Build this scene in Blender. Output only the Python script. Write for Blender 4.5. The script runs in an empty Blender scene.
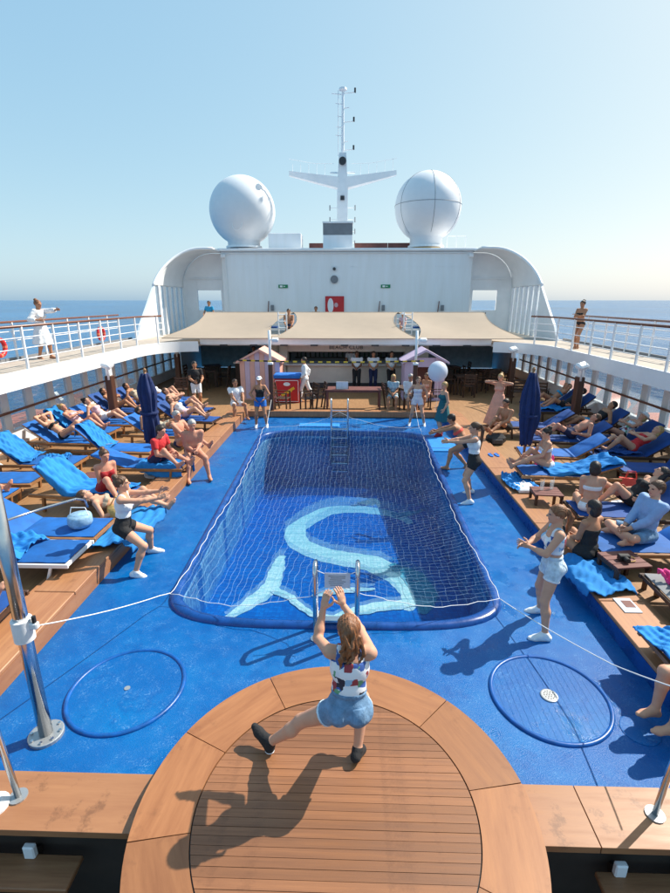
import bpy, math, random
import numpy as np
from mathutils import Vector, Matrix
random.seed(7); RNG = np.random.RandomState(7)
SC = bpy.context.scene
COL = SC.collection
R = math.radians

# ------------------------------------------------------------------ camera, sky, sun, exposure
cam_d = bpy.data.cameras.new('camera'); cam = bpy.data.objects.new('camera', cam_d); COL.objects.link(cam)
cam_d.sensor_fit = 'HORIZONTAL'; cam_d.sensor_width = 36.0; cam_d.lens = 36.0 * 482 / 670
cam_d.clip_start = 0.05; cam_d.clip_end = 120000
cam.location = (0.17, 0, 3.85); cam.rotation_euler = (R(90 - 16.9), R(0), R(1.6))
SC.camera = cam
SUN_AZ, SUN_EL = 59.0, 46.0
W = bpy.data.worlds.new('World'); SC.world = W; W.use_nodes = True
wn = W.node_tree.nodes; wl = W.node_tree.links
sky = wn.new('ShaderNodeTexSky'); sky.sky_type = 'NISHITA'; sky.sun_disc = False
sky.sun_elevation = R(SUN_EL); sky.sun_rotation = R(SUN_AZ)
sky.altitude = 20; sky.air_density = 0.8; sky.dust_density = 1.7; sky.ozone_density = 0.0
wn['Background'].inputs['Strength'].default_value = 0.10
sp = wn.new('ShaderNodeSeparateColor'); cb = wn.new('ShaderNodeCombineColor'); wl.new(sky.outputs['Color'], sp.inputs[0])
for k, (gm, mu) in enumerate(((0.61, 0.274), (0.40, 0.437), (0.225, 0.607))):   # the same film-like response over the whole sky
    pw_ = wn.new('ShaderNodeMath'); pw_.operation = 'POWER'; pw_.inputs[1].default_value = gm; wl.new(sp.outputs[k], pw_.inputs[0])
    ml_ = wn.new('ShaderNodeMath'); ml_.operation = 'MULTIPLY'; ml_.inputs[1].default_value = mu / (0.10 * 2 ** 0.99); wl.new(pw_.outputs[0], ml_.inputs[0]); wl.new(ml_.outputs[0], cb.inputs[k])
wl.new(cb.outputs[0], wn['Background'].inputs['Color'])
sd = bpy.data.lights.new('sun', 'SUN'); sun = bpy.data.objects.new('sun', sd); COL.objects.link(sun)
sd.energy = 3.4; sd.angle = R(0.53); sd.color = (1.0, 0.93, 0.82)
S = Vector((math.sin(R(SUN_AZ)) * math.cos(R(SUN_EL)), math.cos(R(SUN_AZ)) * math.cos(R(SUN_EL)), math.sin(R(SUN_EL))))
sun.rotation_euler = S.to_track_quat('Z', 'Y').to_euler(); sun.location = (20, 15, 30)
vs = SC.view_settings; vs.view_transform = 'Standard'; vs.look = 'None'; vs.gamma = 1.0; vs.use_curve_mapping = False
vs.exposure = 1.05
SC.cycles.max_bounces = 8; SC.cycles.transparent_max_bounces = 24; SC.cycles.caustics_reflective = False
SC.cycles.caustics_refractive = False; SC.cycles.sample_clamp_indirect = 6.0

# ------------------------------------------------------------------ materials
MATS = {}
def mat(name, col, rough=0.6, metal=0.0, spec=0.5, var=0.0, vscale=3.0, bump=0.0, bscale=40.0, stretch=(1, 1, 1),
        col2=None, rnd=0.0, rvar=0.0, trans=0.0, coord='Object', dist=0.004, detail=5.0, stain=0.0):
    m = bpy.data.materials.new(name); m.use_nodes = True; MATS[name] = m
    nt = m.node_tree; n = nt.nodes; l = nt.links; p = n['Principled BSDF']
    p.inputs['Roughness'].default_value = rough; p.inputs['Metallic'].default_value = metal
    p.inputs['Specular IOR Level'].default_value = spec
    p.inputs['Base Color'].default_value = (*col, 1)
    tc = n.new('ShaderNodeTexCoord'); mp = n.new('ShaderNodeMapping'); mp.inputs['Scale'].default_value = stretch
    l.new(tc.outputs[coord], mp.inputs['Vector'])
    oi = n.new('ShaderNodeObjectInfo')
    if rnd > 0:
        va = n.new('ShaderNodeVectorMath'); va.operation = 'MULTIPLY_ADD'
        cb = n.new('ShaderNodeCombineXYZ')
        for k in range(3): l.new(oi.outputs['Random'], cb.inputs[k])
        va.inputs[1].default_value = (37, 53, 71); l.new(cb.outputs[0], va.inputs[0]); l.new(tc.outputs[coord], va.inputs[2])
        l.new(va.outputs[0], mp.inputs['Vector'])
    last = None
    if var > 0 or col2 is not None:
        nz = n.new('ShaderNodeTexNoise'); nz.inputs['Scale'].default_value = vscale; nz.inputs['Detail'].default_value = detail
        nz.inputs['Roughness'].default_value = 0.62
        l.new(mp.outputs[0], nz.inputs['Vector'])
        rp = n.new('ShaderNodeValToRGB'); rp.color_ramp.elements[0].position = 0.32; rp.color_ramp.elements[1].position = 0.68
        c2 = col2 if col2 is not None else tuple(min(1, c * (1 + var)) for c in col)
        c1 = col if col2 is not None else tuple(c * (1 - var) for c in col)
        rp.color_ramp.elements[0].color = (*c1, 1); rp.color_ramp.elements[1].color = (*c2, 1)
        l.new(nz.outputs['Fac'], rp.inputs['Fac']); last = rp.outputs['Color']
        if rvar > 0:
            mr = n.new('ShaderNodeMapRange'); mr.inputs['To Min'].default_value = rough - rvar; mr.inputs['To Max'].default_value = rough + rvar
            mr.inputs['From Min'].default_value = 0.3; mr.inputs['From Max'].default_value = 0.7
            l.new(nz.outputs['Fac'], mr.inputs['Value']); l.new(mr.outputs[0], p.inputs['Roughness'])
    if rnd > 0:
        hs = n.new('ShaderNodeHueSaturation'); mr2 = n.new('ShaderNodeMapRange')
        mr2.inputs['To Min'].default_value = 1 - rnd; mr2.inputs['To Max'].default_value = 1 + rnd
        l.new(oi.outputs['Random'], mr2.inputs['Value']); l.new(mr2.outputs[0], hs.inputs['Value'])
        if last: l.new(last, hs.inputs['Color'])
        else: hs.inputs['Color'].default_value = (*col, 1)
        last = hs.outputs['Color']
    if stain > 0 and last:
        ns = n.new('ShaderNodeTexNoise'); ns.inputs['Scale'].default_value = 4.5; ns.inputs['Detail'].default_value = 7; ns.inputs['Roughness'].default_value = 0.7
        l.new(tc.outputs['Object'], ns.inputs['Vector']); rs = n.new('ShaderNodeValToRGB'); rs.color_ramp.elements[0].position = 0.57; rs.color_ramp.elements[1].position = 0.66
        l.new(ns.outputs['Fac'], rs.inputs['Fac']); sm = n.new('ShaderNodeMath'); sm.operation = 'MULTIPLY'; sm.inputs[1].default_value = stain; l.new(rs.outputs[0], sm.inputs[0])
        mxs = n.new('ShaderNodeMix'); mxs.data_type = 'RGBA'; l.new(sm.outputs[0], mxs.inputs['Factor']); l.new(last, mxs.inputs['A']); mxs.inputs['B'].default_value = (col[0] * 0.32, col[1] * 0.28, col[2] * 0.28, 1); last = mxs.outputs['Result']
    if last: l.new(last, p.inputs['Base Color'])
    if bump > 0:
        nb = n.new('ShaderNodeTexNoise'); nb.inputs['Scale'].default_value = bscale; nb.inputs['Detail'].default_value = 4
        l.new(mp.outputs[0], nb.inputs['Vector'])
        b = n.new('ShaderNodeBump'); b.inputs['Strength'].default_value = bump; b.inputs['Distance'].default_value = dist
        l.new(nb.outputs['Fac'], b.inputs['Height']); l.new(b.outputs[0], p.inputs['Normal'])
    if trans > 0:
        tr = n.new('ShaderNodeBsdfTranslucent'); mx = n.new('ShaderNodeMixShader'); mx.inputs[0].default_value = trans
        tr.inputs['Color'].default_value = (*col, 1)
        l.new(p.outputs[0], mx.inputs[1]); l.new(tr.outputs[0], mx.inputs[2]); l.new(mx.outputs[0], n['Material Output'].inputs['Surface'])
    return m

M_white = mat('white_paint', (0.84, 0.85, 0.86), 0.45, var=0.05, vscale=1.5, bump=0.05, bscale=8)
M_whiteb = mat('white_panel', (0.86, 0.88, 0.90), 0.45, vscale=0.9, stretch=(3, 3, 0.35), col2=(0.80, 0.81, 0.81), bump=0.25, bscale=0.9, dist=0.05)
M_dome = mat('dome_gelcoat', (0.78, 0.79, 0.80), 0.4, var=0.04, vscale=1)
M_cream = mat('cream_wall', (0.80, 0.74, 0.65), 0.6, var=0.06)
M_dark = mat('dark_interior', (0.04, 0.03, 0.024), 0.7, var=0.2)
M_darkgrey = mat('dark_grey', (0.06, 0.06, 0.065), 0.6)
M_grey = mat('grey_paint', (0.2, 0.21, 0.23), 0.55, var=0.1)
M_beige = mat('gallery_deck', (0.42, 0.36, 0.30), 0.75, var=0.12, vscale=4, bump=0.2)
M_teakdeck = mat('teak_deck', (0.36, 0.195, 0.085), 0.6, var=0.0, vscale=3.0, stretch=(14, 0.8, 1), col2=(0.26, 0.13, 0.052), bump=0.25, bscale=30, stain=0.3)
M_plank = mat('stage_plank', (0.285, 0.125, 0.056), 0.42, vscale=2.2, stretch=(0.7, 16, 4), col2=(0.205, 0.085, 0.037), bump=0.3, bscale=14, rnd=0.2, dist=0.002, rvar=0.08, stain=0.25)
M_ring = mat('stage_ring_board', (0.345, 0.15, 0.062), 0.45, spec=0.5, vscale=1.6, stretch=(9.0, 1.0, 2), col2=(0.25, 0.098, 0.038), bump=0.15, bscale=40, rnd=0.14, dist=0.002, rvar=0.07, stain=0.3)
M_curb = mat('curb_board', (0.42, 0.20, 0.088), 0.48, spec=0.6, vscale=2.0, stretch=(9, 0.6, 3), col2=(0.31, 0.13, 0.058), bump=0.15, bscale=25, rnd=0.08, dist=0.002, rvar=0.1, stain=0.35)
M_ledge = mat('ledge_board', (0.37, 0.175, 0.08), 0.45, spec=0.6, vscale=1.7, stretch=(0.7, 7, 3), col2=(0.29, 0.125, 0.055), bump=0.15, bscale=25, rnd=0.08, dist=0.002, rvar=0.12, stain=0.6)
M_tread = mat('stair_tread', (0.30, 0.15, 0.07), 0.5, vscale=2, stretch=(0.8, 12, 3), col2=(0.2, 0.09, 0.04), bump=0.2, bscale=30, stain=0.5)
M_brown = mat('brown_varnish', (0.085, 0.035, 0.02), 0.4, var=0.2, vscale=4, stretch=(4, 4, 0.4))
M_rail = mat('mahogany_rail', (0.17, 0.058, 0.03), 0.3, var=0.2, vscale=2)
M_teakf = mat('lounger_teak', (0.30, 0.14, 0.055), 0.5, var=0.2, vscale=8, rnd=0.12)
M_darkwood = mat('dark_wood', (0.06, 0.028, 0.016), 0.5, var=0.25, vscale=6, rnd=0.2)
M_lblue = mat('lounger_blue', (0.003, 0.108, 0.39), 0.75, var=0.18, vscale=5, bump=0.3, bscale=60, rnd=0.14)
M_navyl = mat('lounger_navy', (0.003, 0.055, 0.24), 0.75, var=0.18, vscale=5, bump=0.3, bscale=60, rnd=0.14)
M_towel = mat('towel_blue', (0.015, 0.22, 0.58), 0.9, var=0.14, vscale=9, bump=0.6, bscale=90, rnd=0.12)
M_towelw = mat('towel_white', (0.72, 0.74, 0.76), 0.9, var=0.08, vscale=9, bump=0.6, bscale=90)
M_navy = mat('umbrella_navy', (0.005, 0.020, 0.10), 0.8, var=0.25, vscale=6, bump=0.3, bscale=50)
M_canopy = mat('canopy_fabric', (0.52, 0.43, 0.34), 0.85, var=0.04, vscale=2, bump=0.15, bscale=60, trans=0.3)
M_steel = mat('stainless', (0.62, 0.62, 0.63), 0.18, metal=1.0, var=0.08, vscale=9)
M_rope = mat('white_rope', (0.74, 0.76, 0.78), 0.8)
M_net = mat('net_cord', (0.34, 0.52, 0.68), 0.8)
M_rim = mat('pool_rim', (0.004, 0.06, 0.26), 0.3, var=0.25, vscale=5, bump=0.1, bscale=30, rvar=0.1)
M_ringp = mat('ring_paint', (0.003, 0.085, 0.33), 0.35, var=0.25, vscale=9, bump=0.3, bscale=90)
M_peach = mat('peach_paint', (0.74, 0.40, 0.32), 0.6, var=0.06)
M_lilac = mat('lilac_paint', (0.56, 0.45, 0.60), 0.6, var=0.06)
M_pinkp = mat('pink_paint', (0.58, 0.45, 0.56), 0.6, var=0.06)
M_red = mat('red_paint', (0.55, 0.02, 0.025), 0.4, var=0.1)
M_orange = mat('orange_grp', (0.75, 0.20, 0.10), 0.4, var=0.1)
M_yellow = mat('yellow_paint', (0.80, 0.48, 0.03), 0.5)
M_black = mat('black_paint', (0.015, 0.015, 0.016), 0.5)
M_green = mat('sign_green', (0.01, 0.22, 0.09), 0.5)
M_rust = mat('brown_red_panel', (0.16, 0.055, 0.045), 0.6, var=0.15)
M_balloon = mat('balloon', (0.66, 0.72, 0.82), 0.35, trans=0.25)
M_pink = mat('pink_cloth', (0.72, 0.05, 0.22), 0.8, var=0.3, vscale=14)
M_straw = mat('straw', (0.55, 0.36, 0.12), 0.85, var=0.25, vscale=30)
M_paper = mat('paper', (0.66, 0.69, 0.74), 0.7, var=0.08, vscale=8)
M_glassware = mat('bottle', (0.05, 0.09, 0.06), 0.1, var=0.2, rnd=0.6)
M_drain = mat('drain_metal', (0.42, 0.44, 0.45), 0.4, metal=0.6)
M_horn = mat('mast_lamp', (0.03, 0.03, 0.035), 0.4)

def deck_paint():
    m = mat('blue_deck_paint', (0.004, 0.085, 0.42), 0.45)
    nt = m.node_tree; n = nt.nodes; l = nt.links; p = n['Principled BSDF']
    tc = n.new('ShaderNodeTexCoord')
    def noise(s, d=6, r=0.6):
        z = n.new('ShaderNodeTexNoise'); z.inputs['Scale'].default_value = s; z.inputs['Detail'].default_value = d; z.inputs['Roughness'].default_value = r
        l.new(tc.outputs['Object'], z.inputs['Vector']); return z.outputs['Fac']
    def ramp(fac, pts):
        r = n.new('ShaderNodeValToRGB'); e = r.color_ramp.elements
        while len(e) < len(pts): e.new(0.5)
        for k, (pos, c) in enumerate(pts): e[k].position = pos; e[k].color = (*c, 1) if len(c) == 3 else c
        l.new(fac, r.inputs['Fac']); return r.outputs['Color']
    big = noise(0.9); fine = noise(55, 3, 0.7); mid = noise(5.5, 8, 0.7)
    c0 = ramp(big, [(0.3, (0.0005, 0.082, 0.30)), (0.5, (0.0007, 0.106, 0.35)), (0.7, (0.0015, 0.142, 0.40))])
    # scuffed paths and older, darker repaint patches
    sc_ = noise(2.3, 10, 0.75); m0 = n.new('ShaderNodeMix'); m0.data_type = 'RGBA'; l.new(ramp(sc_, [(0.52, (0, 0, 0)), (0.60, (0.5, 0.5, 0.5))]), m0.inputs['Factor']); l.new(c0, m0.inputs['A']); m0.inputs['B'].default_value = (0.0008, 0.072, 0.28, 1)
    c1 = m0.outputs['Result']
    # worn, salt-whitened flecks
    fl = n.new('ShaderNodeMath'); fl.operation = 'MULTIPLY'; l.new(ramp(fine, [(0.5, (0, 0, 0)), (0.68, (1, 1, 1))]), fl.inputs[0])
    l.new(ramp(mid, [(0.48, (0, 0, 0)), (0.66, (0.5, 0.5, 0.5))]), fl.inputs[1])
    mx = n.new('ShaderNodeMix'); mx.data_type = 'RGBA'; l.new(fl.outputs[0], mx.inputs['Factor']); l.new(c1, mx.inputs['A'])
    mx.inputs['B'].default_value = (0.22, 0.45, 0.70, 1)
    l.new(mx.outputs['Result'], p.inputs['Base Color'])
    wet = ramp(noise(1.15, 5, 0.55), [(0.57, (1, 1, 1)), (0.63, (0.32, 0.32, 0.32))]); rm = n.new('ShaderNodeMath'); rm.operation = 'MULTIPLY'; l.new(wet, rm.inputs[0])
    l.new(ramp(mid, [(0.36, (0.27, 0.27, 0.27)), (0.6, (0.42, 0.42, 0.42))]), rm.inputs[1]); l.new(rm.outputs[0], p.inputs['Roughness']); p.inputs['Specular IOR Level'].default_value = 0.3
    b = n.new('ShaderNodeBump'); b.inputs['Strength'].default_value = 0.8; b.inputs['Distance'].default_value = 0.006
    l.new(noise(75, 4, 0.75), b.inputs['Height']); l.new(b.outputs[0], p.inputs['Normal'])
    return m
M_deck = deck_paint()

def tile_mat(name, ca, cb, grout, scale=28.0, rough=0.35, jitter=0.5):
    m = mat(name, ca, rough); nt = m.node_tree; n = nt.nodes; l = nt.links; p = n['Principled BSDF']
    tc = n.new('ShaderNodeTexCoord')
    vo = n.new('ShaderNodeTexVoronoi'); vo.distance = 'CHEBYCHEV'; vo.inputs['Randomness'].default_value = 0.08; vo.inputs['Scale'].default_value = scale
    l.new(tc.outputs['Object'], vo.inputs['Vector'])
    sp = n.new('ShaderNodeSeparateColor'); l.new(vo.outputs['Color'], sp.inputs[0])
    nz = n.new('ShaderNodeTexNoise'); nz.inputs['Scale'].default_value = 1.3; l.new(tc.outputs['Object'], nz.inputs['Vector'])
    ad = n.new('ShaderNodeMath'); ad.operation = 'MULTIPLY_ADD'; ad.inputs[1].default_value = jitter
    l.new(sp.outputs[0], ad.inputs[0])
    sb = n.new('ShaderNodeMath'); sb.operation = 'SUBTRACT'; sb.inputs[1].default_value = 0.25 ; l.new(nz.outputs['Fac'], sb.inputs[0]); l.new(sb.outputs[0], ad.inputs[2])
    rp = n.new('ShaderNodeValToRGB'); rp.color_ramp.elements[0].color = (*ca, 1); rp.color_ramp.elements[1].color = (*cb, 1)
    l.new(ad.outputs[0], rp.inputs['Fac'])
    gr = n.new('ShaderNodeMath'); gr.operation = 'GREATER_THAN'; gr.inputs[1].default_value = 0.44; l.new(vo.outputs['Distance'], gr.inputs[0])
    mx = n.new('ShaderNodeMix'); mx.data_type = 'RGBA'; l.new(gr.outputs[0], mx.inputs['Factor']); l.new(rp.outputs[0], mx.inputs['A']); mx.inputs['B'].default_value = (*grout, 1)
    l.new(mx.outputs['Result'], p.inputs['Base Color'])
    return m
M_tile = tile_mat('pool_tile', (0.001, 0.075, 0.36), (0.003, 0.22, 0.64), (0.002, 0.11, 0.40), 15, jitter=0.6)
M_tilew = tile_mat('wall_tile', (0.003, 0.07, 0.33), (0.20, 0.48, 0.70), (0.01, 0.11, 0.38), 18, jitter=0.7)
M_mosaic = tile_mat('mosaic_tile', (0.55, 0.78, 0.72), (1.0, 0.98, 0.86), (0.5, 0.7, 0.68), 15, jitter=0.9)
M_mosaict = tile_mat('mosaic_teal', (0.04, 0.30, 0.42), (0.14, 0.52, 0.58), (0.03, 0.2, 0.35), 15, jitter=0.8)

def water_mat():
    m = bpy.data.materials.new('pool_water'); m.use_nodes = True; nt = m.node_tree; n = nt.nodes; l = nt.links
    n.remove(n['Principled BSDF']); out = n['Material Output']
    tr = n.new('ShaderNodeBsdfTransparent'); tr.inputs['Color'].default_value = (0.93, 0.97, 0.99, 1)
    gl = n.new('ShaderNodeBsdfGlossy'); gl.inputs['Roughness'].default_value = 0.06
    fr = n.new('ShaderNodeFresnel'); fr.inputs['IOR'].default_value = 1.19
    tc = n.new('ShaderNodeTexCoord'); nz = n.new('ShaderNodeTexNoise'); nz.inputs['Scale'].default_value = 3.2; nz.inputs['Detail'].default_value = 3; nz.inputs['Distortion'].default_value = 0.6
    l.new(tc.outputs['Object'], nz.inputs['Vector'])
    b = n.new('ShaderNodeBump'); b.inputs['Strength'].default_value = 0.5; b.inputs['Distance'].default_value = 0.06
    l.new(nz.outputs['Fac'], b.inputs['Height'])
    for s in (gl, fr): l.new(b.outputs[0], s.inputs['Normal'])
    rf = n.new('ShaderNodeBsdfRefraction'); rf.inputs['IOR'].default_value = 1.035; rf.inputs['Roughness'].default_value = 0.0; rf.inputs['Color'].default_value = (0.95, 0.98, 1, 1); l.new(b.outputs[0], rf.inputs['Normal'])
    m2 = n.new('ShaderNodeMixShader'); m2.inputs[0].default_value = 0.25; l.new(tr.outputs[0], m2.inputs[1]); l.new(rf.outputs[0], m2.inputs[2])
    mx = n.new('ShaderNodeMixShader'); l.new(fr.outputs[0], mx.inputs[0]); l.new(m2.outputs[0], mx.inputs[1]); l.new(gl.outputs[0], mx.inputs[2])
    va = n.new('ShaderNodeVolumeAbsorption'); va.inputs['Color'].default_value = (0.15, 0.70, 0.96, 1); va.inputs['Density'].default_value = 0.30; l.new(va.outputs[0], out.inputs['Volume'])
    l.new(mx.outputs[0], out.inputs['Surface']); return m
M_water = water_mat()

def glass_mat():
    m = bpy.data.materials.new('salty_glass'); m.use_nodes = True; nt = m.node_tree; n = nt.nodes; l = nt.links
    n.remove(n['Principled BSDF']); out = n['Material Output']
    tr = n.new('ShaderNodeBsdfTransparent'); tr.inputs['Color'].default_value = (0.90, 0.95, 0.97, 1)
    gl = n.new('ShaderNodeBsdfGlossy'); gl.inputs['Roughness'].default_value = 0.03
    tl = n.new('ShaderNodeBsdfTranslucent'); tl.inputs['Color'].default_value = (0.85, 0.88, 0.9, 1)
    df = n.new('ShaderNodeBsdfDiffuse'); df.inputs['Color'].default_value = (0.8, 0.83, 0.85, 1)
    lw0 = n.new('ShaderNodeLayerWeight'); lw0.inputs['Blend'].default_value = 0.25; lw = n.new('ShaderNodeMath'); lw.operation = 'MULTIPLY'; lw.inputs[1].default_value = 0.5; l.new(lw0.outputs['Facing'], lw.inputs[0])
    tc = n.new('ShaderNodeTexCoord'); nz = n.new('ShaderNodeTexNoise'); nz.inputs['Scale'].default_value = 1.2; nz.inputs['Detail'].default_value = 6
    l.new(tc.outputs['Object'], nz.inputs['Vector'])
    mr = n.new('ShaderNodeMapRange'); mr.inputs['From Min'].default_value = 0.3; mr.inputs['From Max'].default_value = 0.75; mr.inputs['To Min'].default_value = 0.12; mr.inputs['To Max'].default_value = 0.38
    l.new(nz.outputs['Fac'], mr.inputs['Value'])
    hz = n.new('ShaderNodeMixShader'); hz.inputs[0].default_value = 0.5; l.new(tl.outputs[0], hz.inputs[1]); l.new(df.outputs[0], hz.inputs[2])
    m1 = n.new('ShaderNodeMixShader'); l.new(mr.outputs[0], m1.inputs[0]); l.new(tr.outputs[0], m1.inputs[1]); l.new(hz.outputs[0], m1.inputs[2])
    m2 = n.new('ShaderNodeMixShader'); l.new(lw.outputs[0], m2.inputs[0]); l.new(m1.outputs[0], m2.inputs[1]); l.new(gl.outputs[0], m2.inputs[2])
    l.new(m2.outputs[0], out.inputs['Surface']); return m
M_glass = glass_mat()

def sea_mat():
    m = mat('sea_water', (0.006, 0.055, 0.17), 0.22, spec=0.18); nt = m.node_tree; n = nt.nodes; l = nt.links; p = n['Principled BSDF']
    tc = n.new('ShaderNodeTexCoord'); hs = []
    for sc, d in ((0.35, 4), (0.04, 4), (0.004, 3)):
        mp = n.new('ShaderNodeMapping'); mp.inputs['Scale'].default_value = (1, 0.55, 1); l.new(tc.outputs['Object'], mp.inputs[0])
        z = n.new('ShaderNodeTexNoise'); z.inputs['Scale'].default_value = sc; z.inputs['Detail'].default_value = d; l.new(mp.outputs[0], z.inputs['Vector']); hs.append(z.outputs['Fac'])
    a = n.new('ShaderNodeMath'); a.operation = 'MULTIPLY_ADD'; a.inputs[1].default_value = 3.0; l.new(hs[1], a.inputs[0]); l.new(hs[0], a.inputs[2])
    b = n.new('ShaderNodeBump'); b.inputs['Strength'].default_value = 1.0; b.inputs['Distance'].default_value = 1.6; l.new(a.outputs[0], b.inputs['Height']); l.new(b.outputs[0], p.inputs['Normal'])
    rp = n.new('ShaderNodeValToRGB'); rp.color_ramp.elements[0].position = 0.35; rp.color_ramp.elements[1].position = 0.65
    rp.color_ramp.elements[0].color = (0.008, 0.075, 0.19, 1); rp.color_ramp.elements[1].color = (0.016, 0.12, 0.28, 1)
    l.new(hs[2], rp.inputs['Fac']); l.new(rp.outputs[0], p.inputs['Base Color']); return m
M_sea = sea_mat()

SKINS = [mat('skin_fair', (0.60, 0.32, 0.21), 0.5, var=0.06, vscale=9), mat('skin_tan', (0.45, 0.215, 0.12), 0.5, var=0.06, vscale=9),
         mat('skin_rosy', (0.57, 0.27, 0.18), 0.5, var=0.08, vscale=9), mat('skin_brown', (0.20, 0.09, 0.05), 0.5, var=0.06, vscale=9)]
for s in SKINS:
    p = s.node_tree.nodes['Principled BSDF']; p.inputs['Subsurface Weight'].default_value = 0.12; p.inputs['Roughness'].default_value = 0.58; p.inputs['Specular IOR Level'].default_value = 0.3
    p.inputs['Subsurface Radius'].default_value = (0.012, 0.005, 0.003)
HAIR = {k: mat('hair_' + k, c, 0.45, var=0.35, vscale=14, stretch=(3, 3, 0.5), bump=0.6, bscale=60, dist=0.006) for k, c in
        dict(brown=(0.10, 0.045, 0.02), dark=(0.025, 0.014, 0.01), blonde=(0.45, 0.28, 0.11), auburn=(0.23, 0.09, 0.034), grey=(0.42, 0.40, 0.38)).items()}
M_eye = mat('eye_dark', (0.02, 0.015, 0.012), 0.2); M_lip = mat('lip', (0.42, 0.13, 0.11), 0.5)
CL = {k: mat('cloth_' + k, c, 0.85, var=0.26 if 'denim' in k else 0.10, vscale=16 if 'denim' in k else 8, bump=0.7, bscale=13, dist=0.03) for k, c in
      dict(white=(0.76, 0.77, 0.79), black=(0.014, 0.014, 0.016), red=(0.60, 0.03, 0.035), denim=(0.13, 0.24, 0.38), ltdenim=(0.55, 0.66, 0.74), blue=(0.02, 0.16, 0.55),
           shirtblue=(0.25, 0.38, 0.62), teal=(0.01, 0.11, 0.14), peach=(0.72, 0.36, 0.26), coral=(0.85, 0.10, 0.07), pinkw=(0.74, 0.66, 0.70), navy=(0.012, 0.02, 0.07),
           khaki=(0.42, 0.36, 0.27), cyan=(0.02, 0.28, 0.50), darkred=(0.33, 0.015, 0.02), lpink=(0.66, 0.42, 0.45), grey=(0.3, 0.3, 0.32)).items()}

def print_mat():
    m = mat('cloth_print', (0.8, 0.8, 0.8), 0.85); nt = m.node_tree; n = nt.nodes; l = nt.links; p = n['Principled BSDF']
    tc = n.new('ShaderNodeTexCoord'); v = n.new('ShaderNodeTexVoronoi'); v.distance = 'CHEBYCHEV'; v.inputs['Scale'].default_value = 19; v.inputs['Randomness'].default_value = 0.7
    l.new(tc.outputs['Object'], v.inputs['Vector']); sp = n.new('ShaderNodeSeparateColor'); l.new(v.outputs['Color'], sp.inputs[0])
    r = n.new('ShaderNodeValToRGB'); r.color_ramp.interpolation = 'CONSTANT'; e = r.color_ramp.elements
    pts = [(0, (0.8, 0.8, 0.82)), (0.42, (0.72, 0.75, 0.8)), (0.55, (0.05, 0.12, 0.38)), (0.66, (0.33, 0.05, 0.06)), (0.74, (0.3, 0.52, 0.72)), (0.84, (0.14, 0.36, 0.2)), (0.91, (0.03, 0.03, 0.05))]
    while len(e) < len(pts): e.new(0.5)
    for k, (a, c) in enumerate(pts): e[k].position = a; e[k].color = (*c, 1)
    l.new(sp.outputs[1], r.inputs['Fac']); l.new(r.outputs[0], p.inputs['Base Color']); return m
CL['print'] = print_mat()
def stripe_mat(name, a, b, sc):
    m = mat(name, a, 0.85); nt = m.node_tree; n = nt.nodes; l = nt.links; p = n['Principled BSDF']
    tc = n.new('ShaderNodeTexCoord'); w = n.new('ShaderNodeTexWave'); w.inputs['Scale'].default_value = sc; l.new(tc.outputs['Object'], w.inputs['Vector'])
    r = n.new('ShaderNodeValToRGB'); r.color_ramp.interpolation = 'CONSTANT'; r.color_ramp.elements[0].color = (*a, 1); r.color_ramp.elements[1].color = (*b, 1); r.color_ramp.elements[1].position = 0.5
    l.new(w.outputs['Fac'], r.inputs['Fac']); l.new(r.outputs[0], p.inputs['Base Color']); return m
CL['stripe'] = stripe_mat('cloth_stripe', (0.7, 0.72, 0.75), (0.05, 0.25, 0.35), 8)
M_gravely = stripe_mat('mesh_sling', (0.24, 0.25, 0.26), (0.20, 0.21, 0.22), 25)

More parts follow.
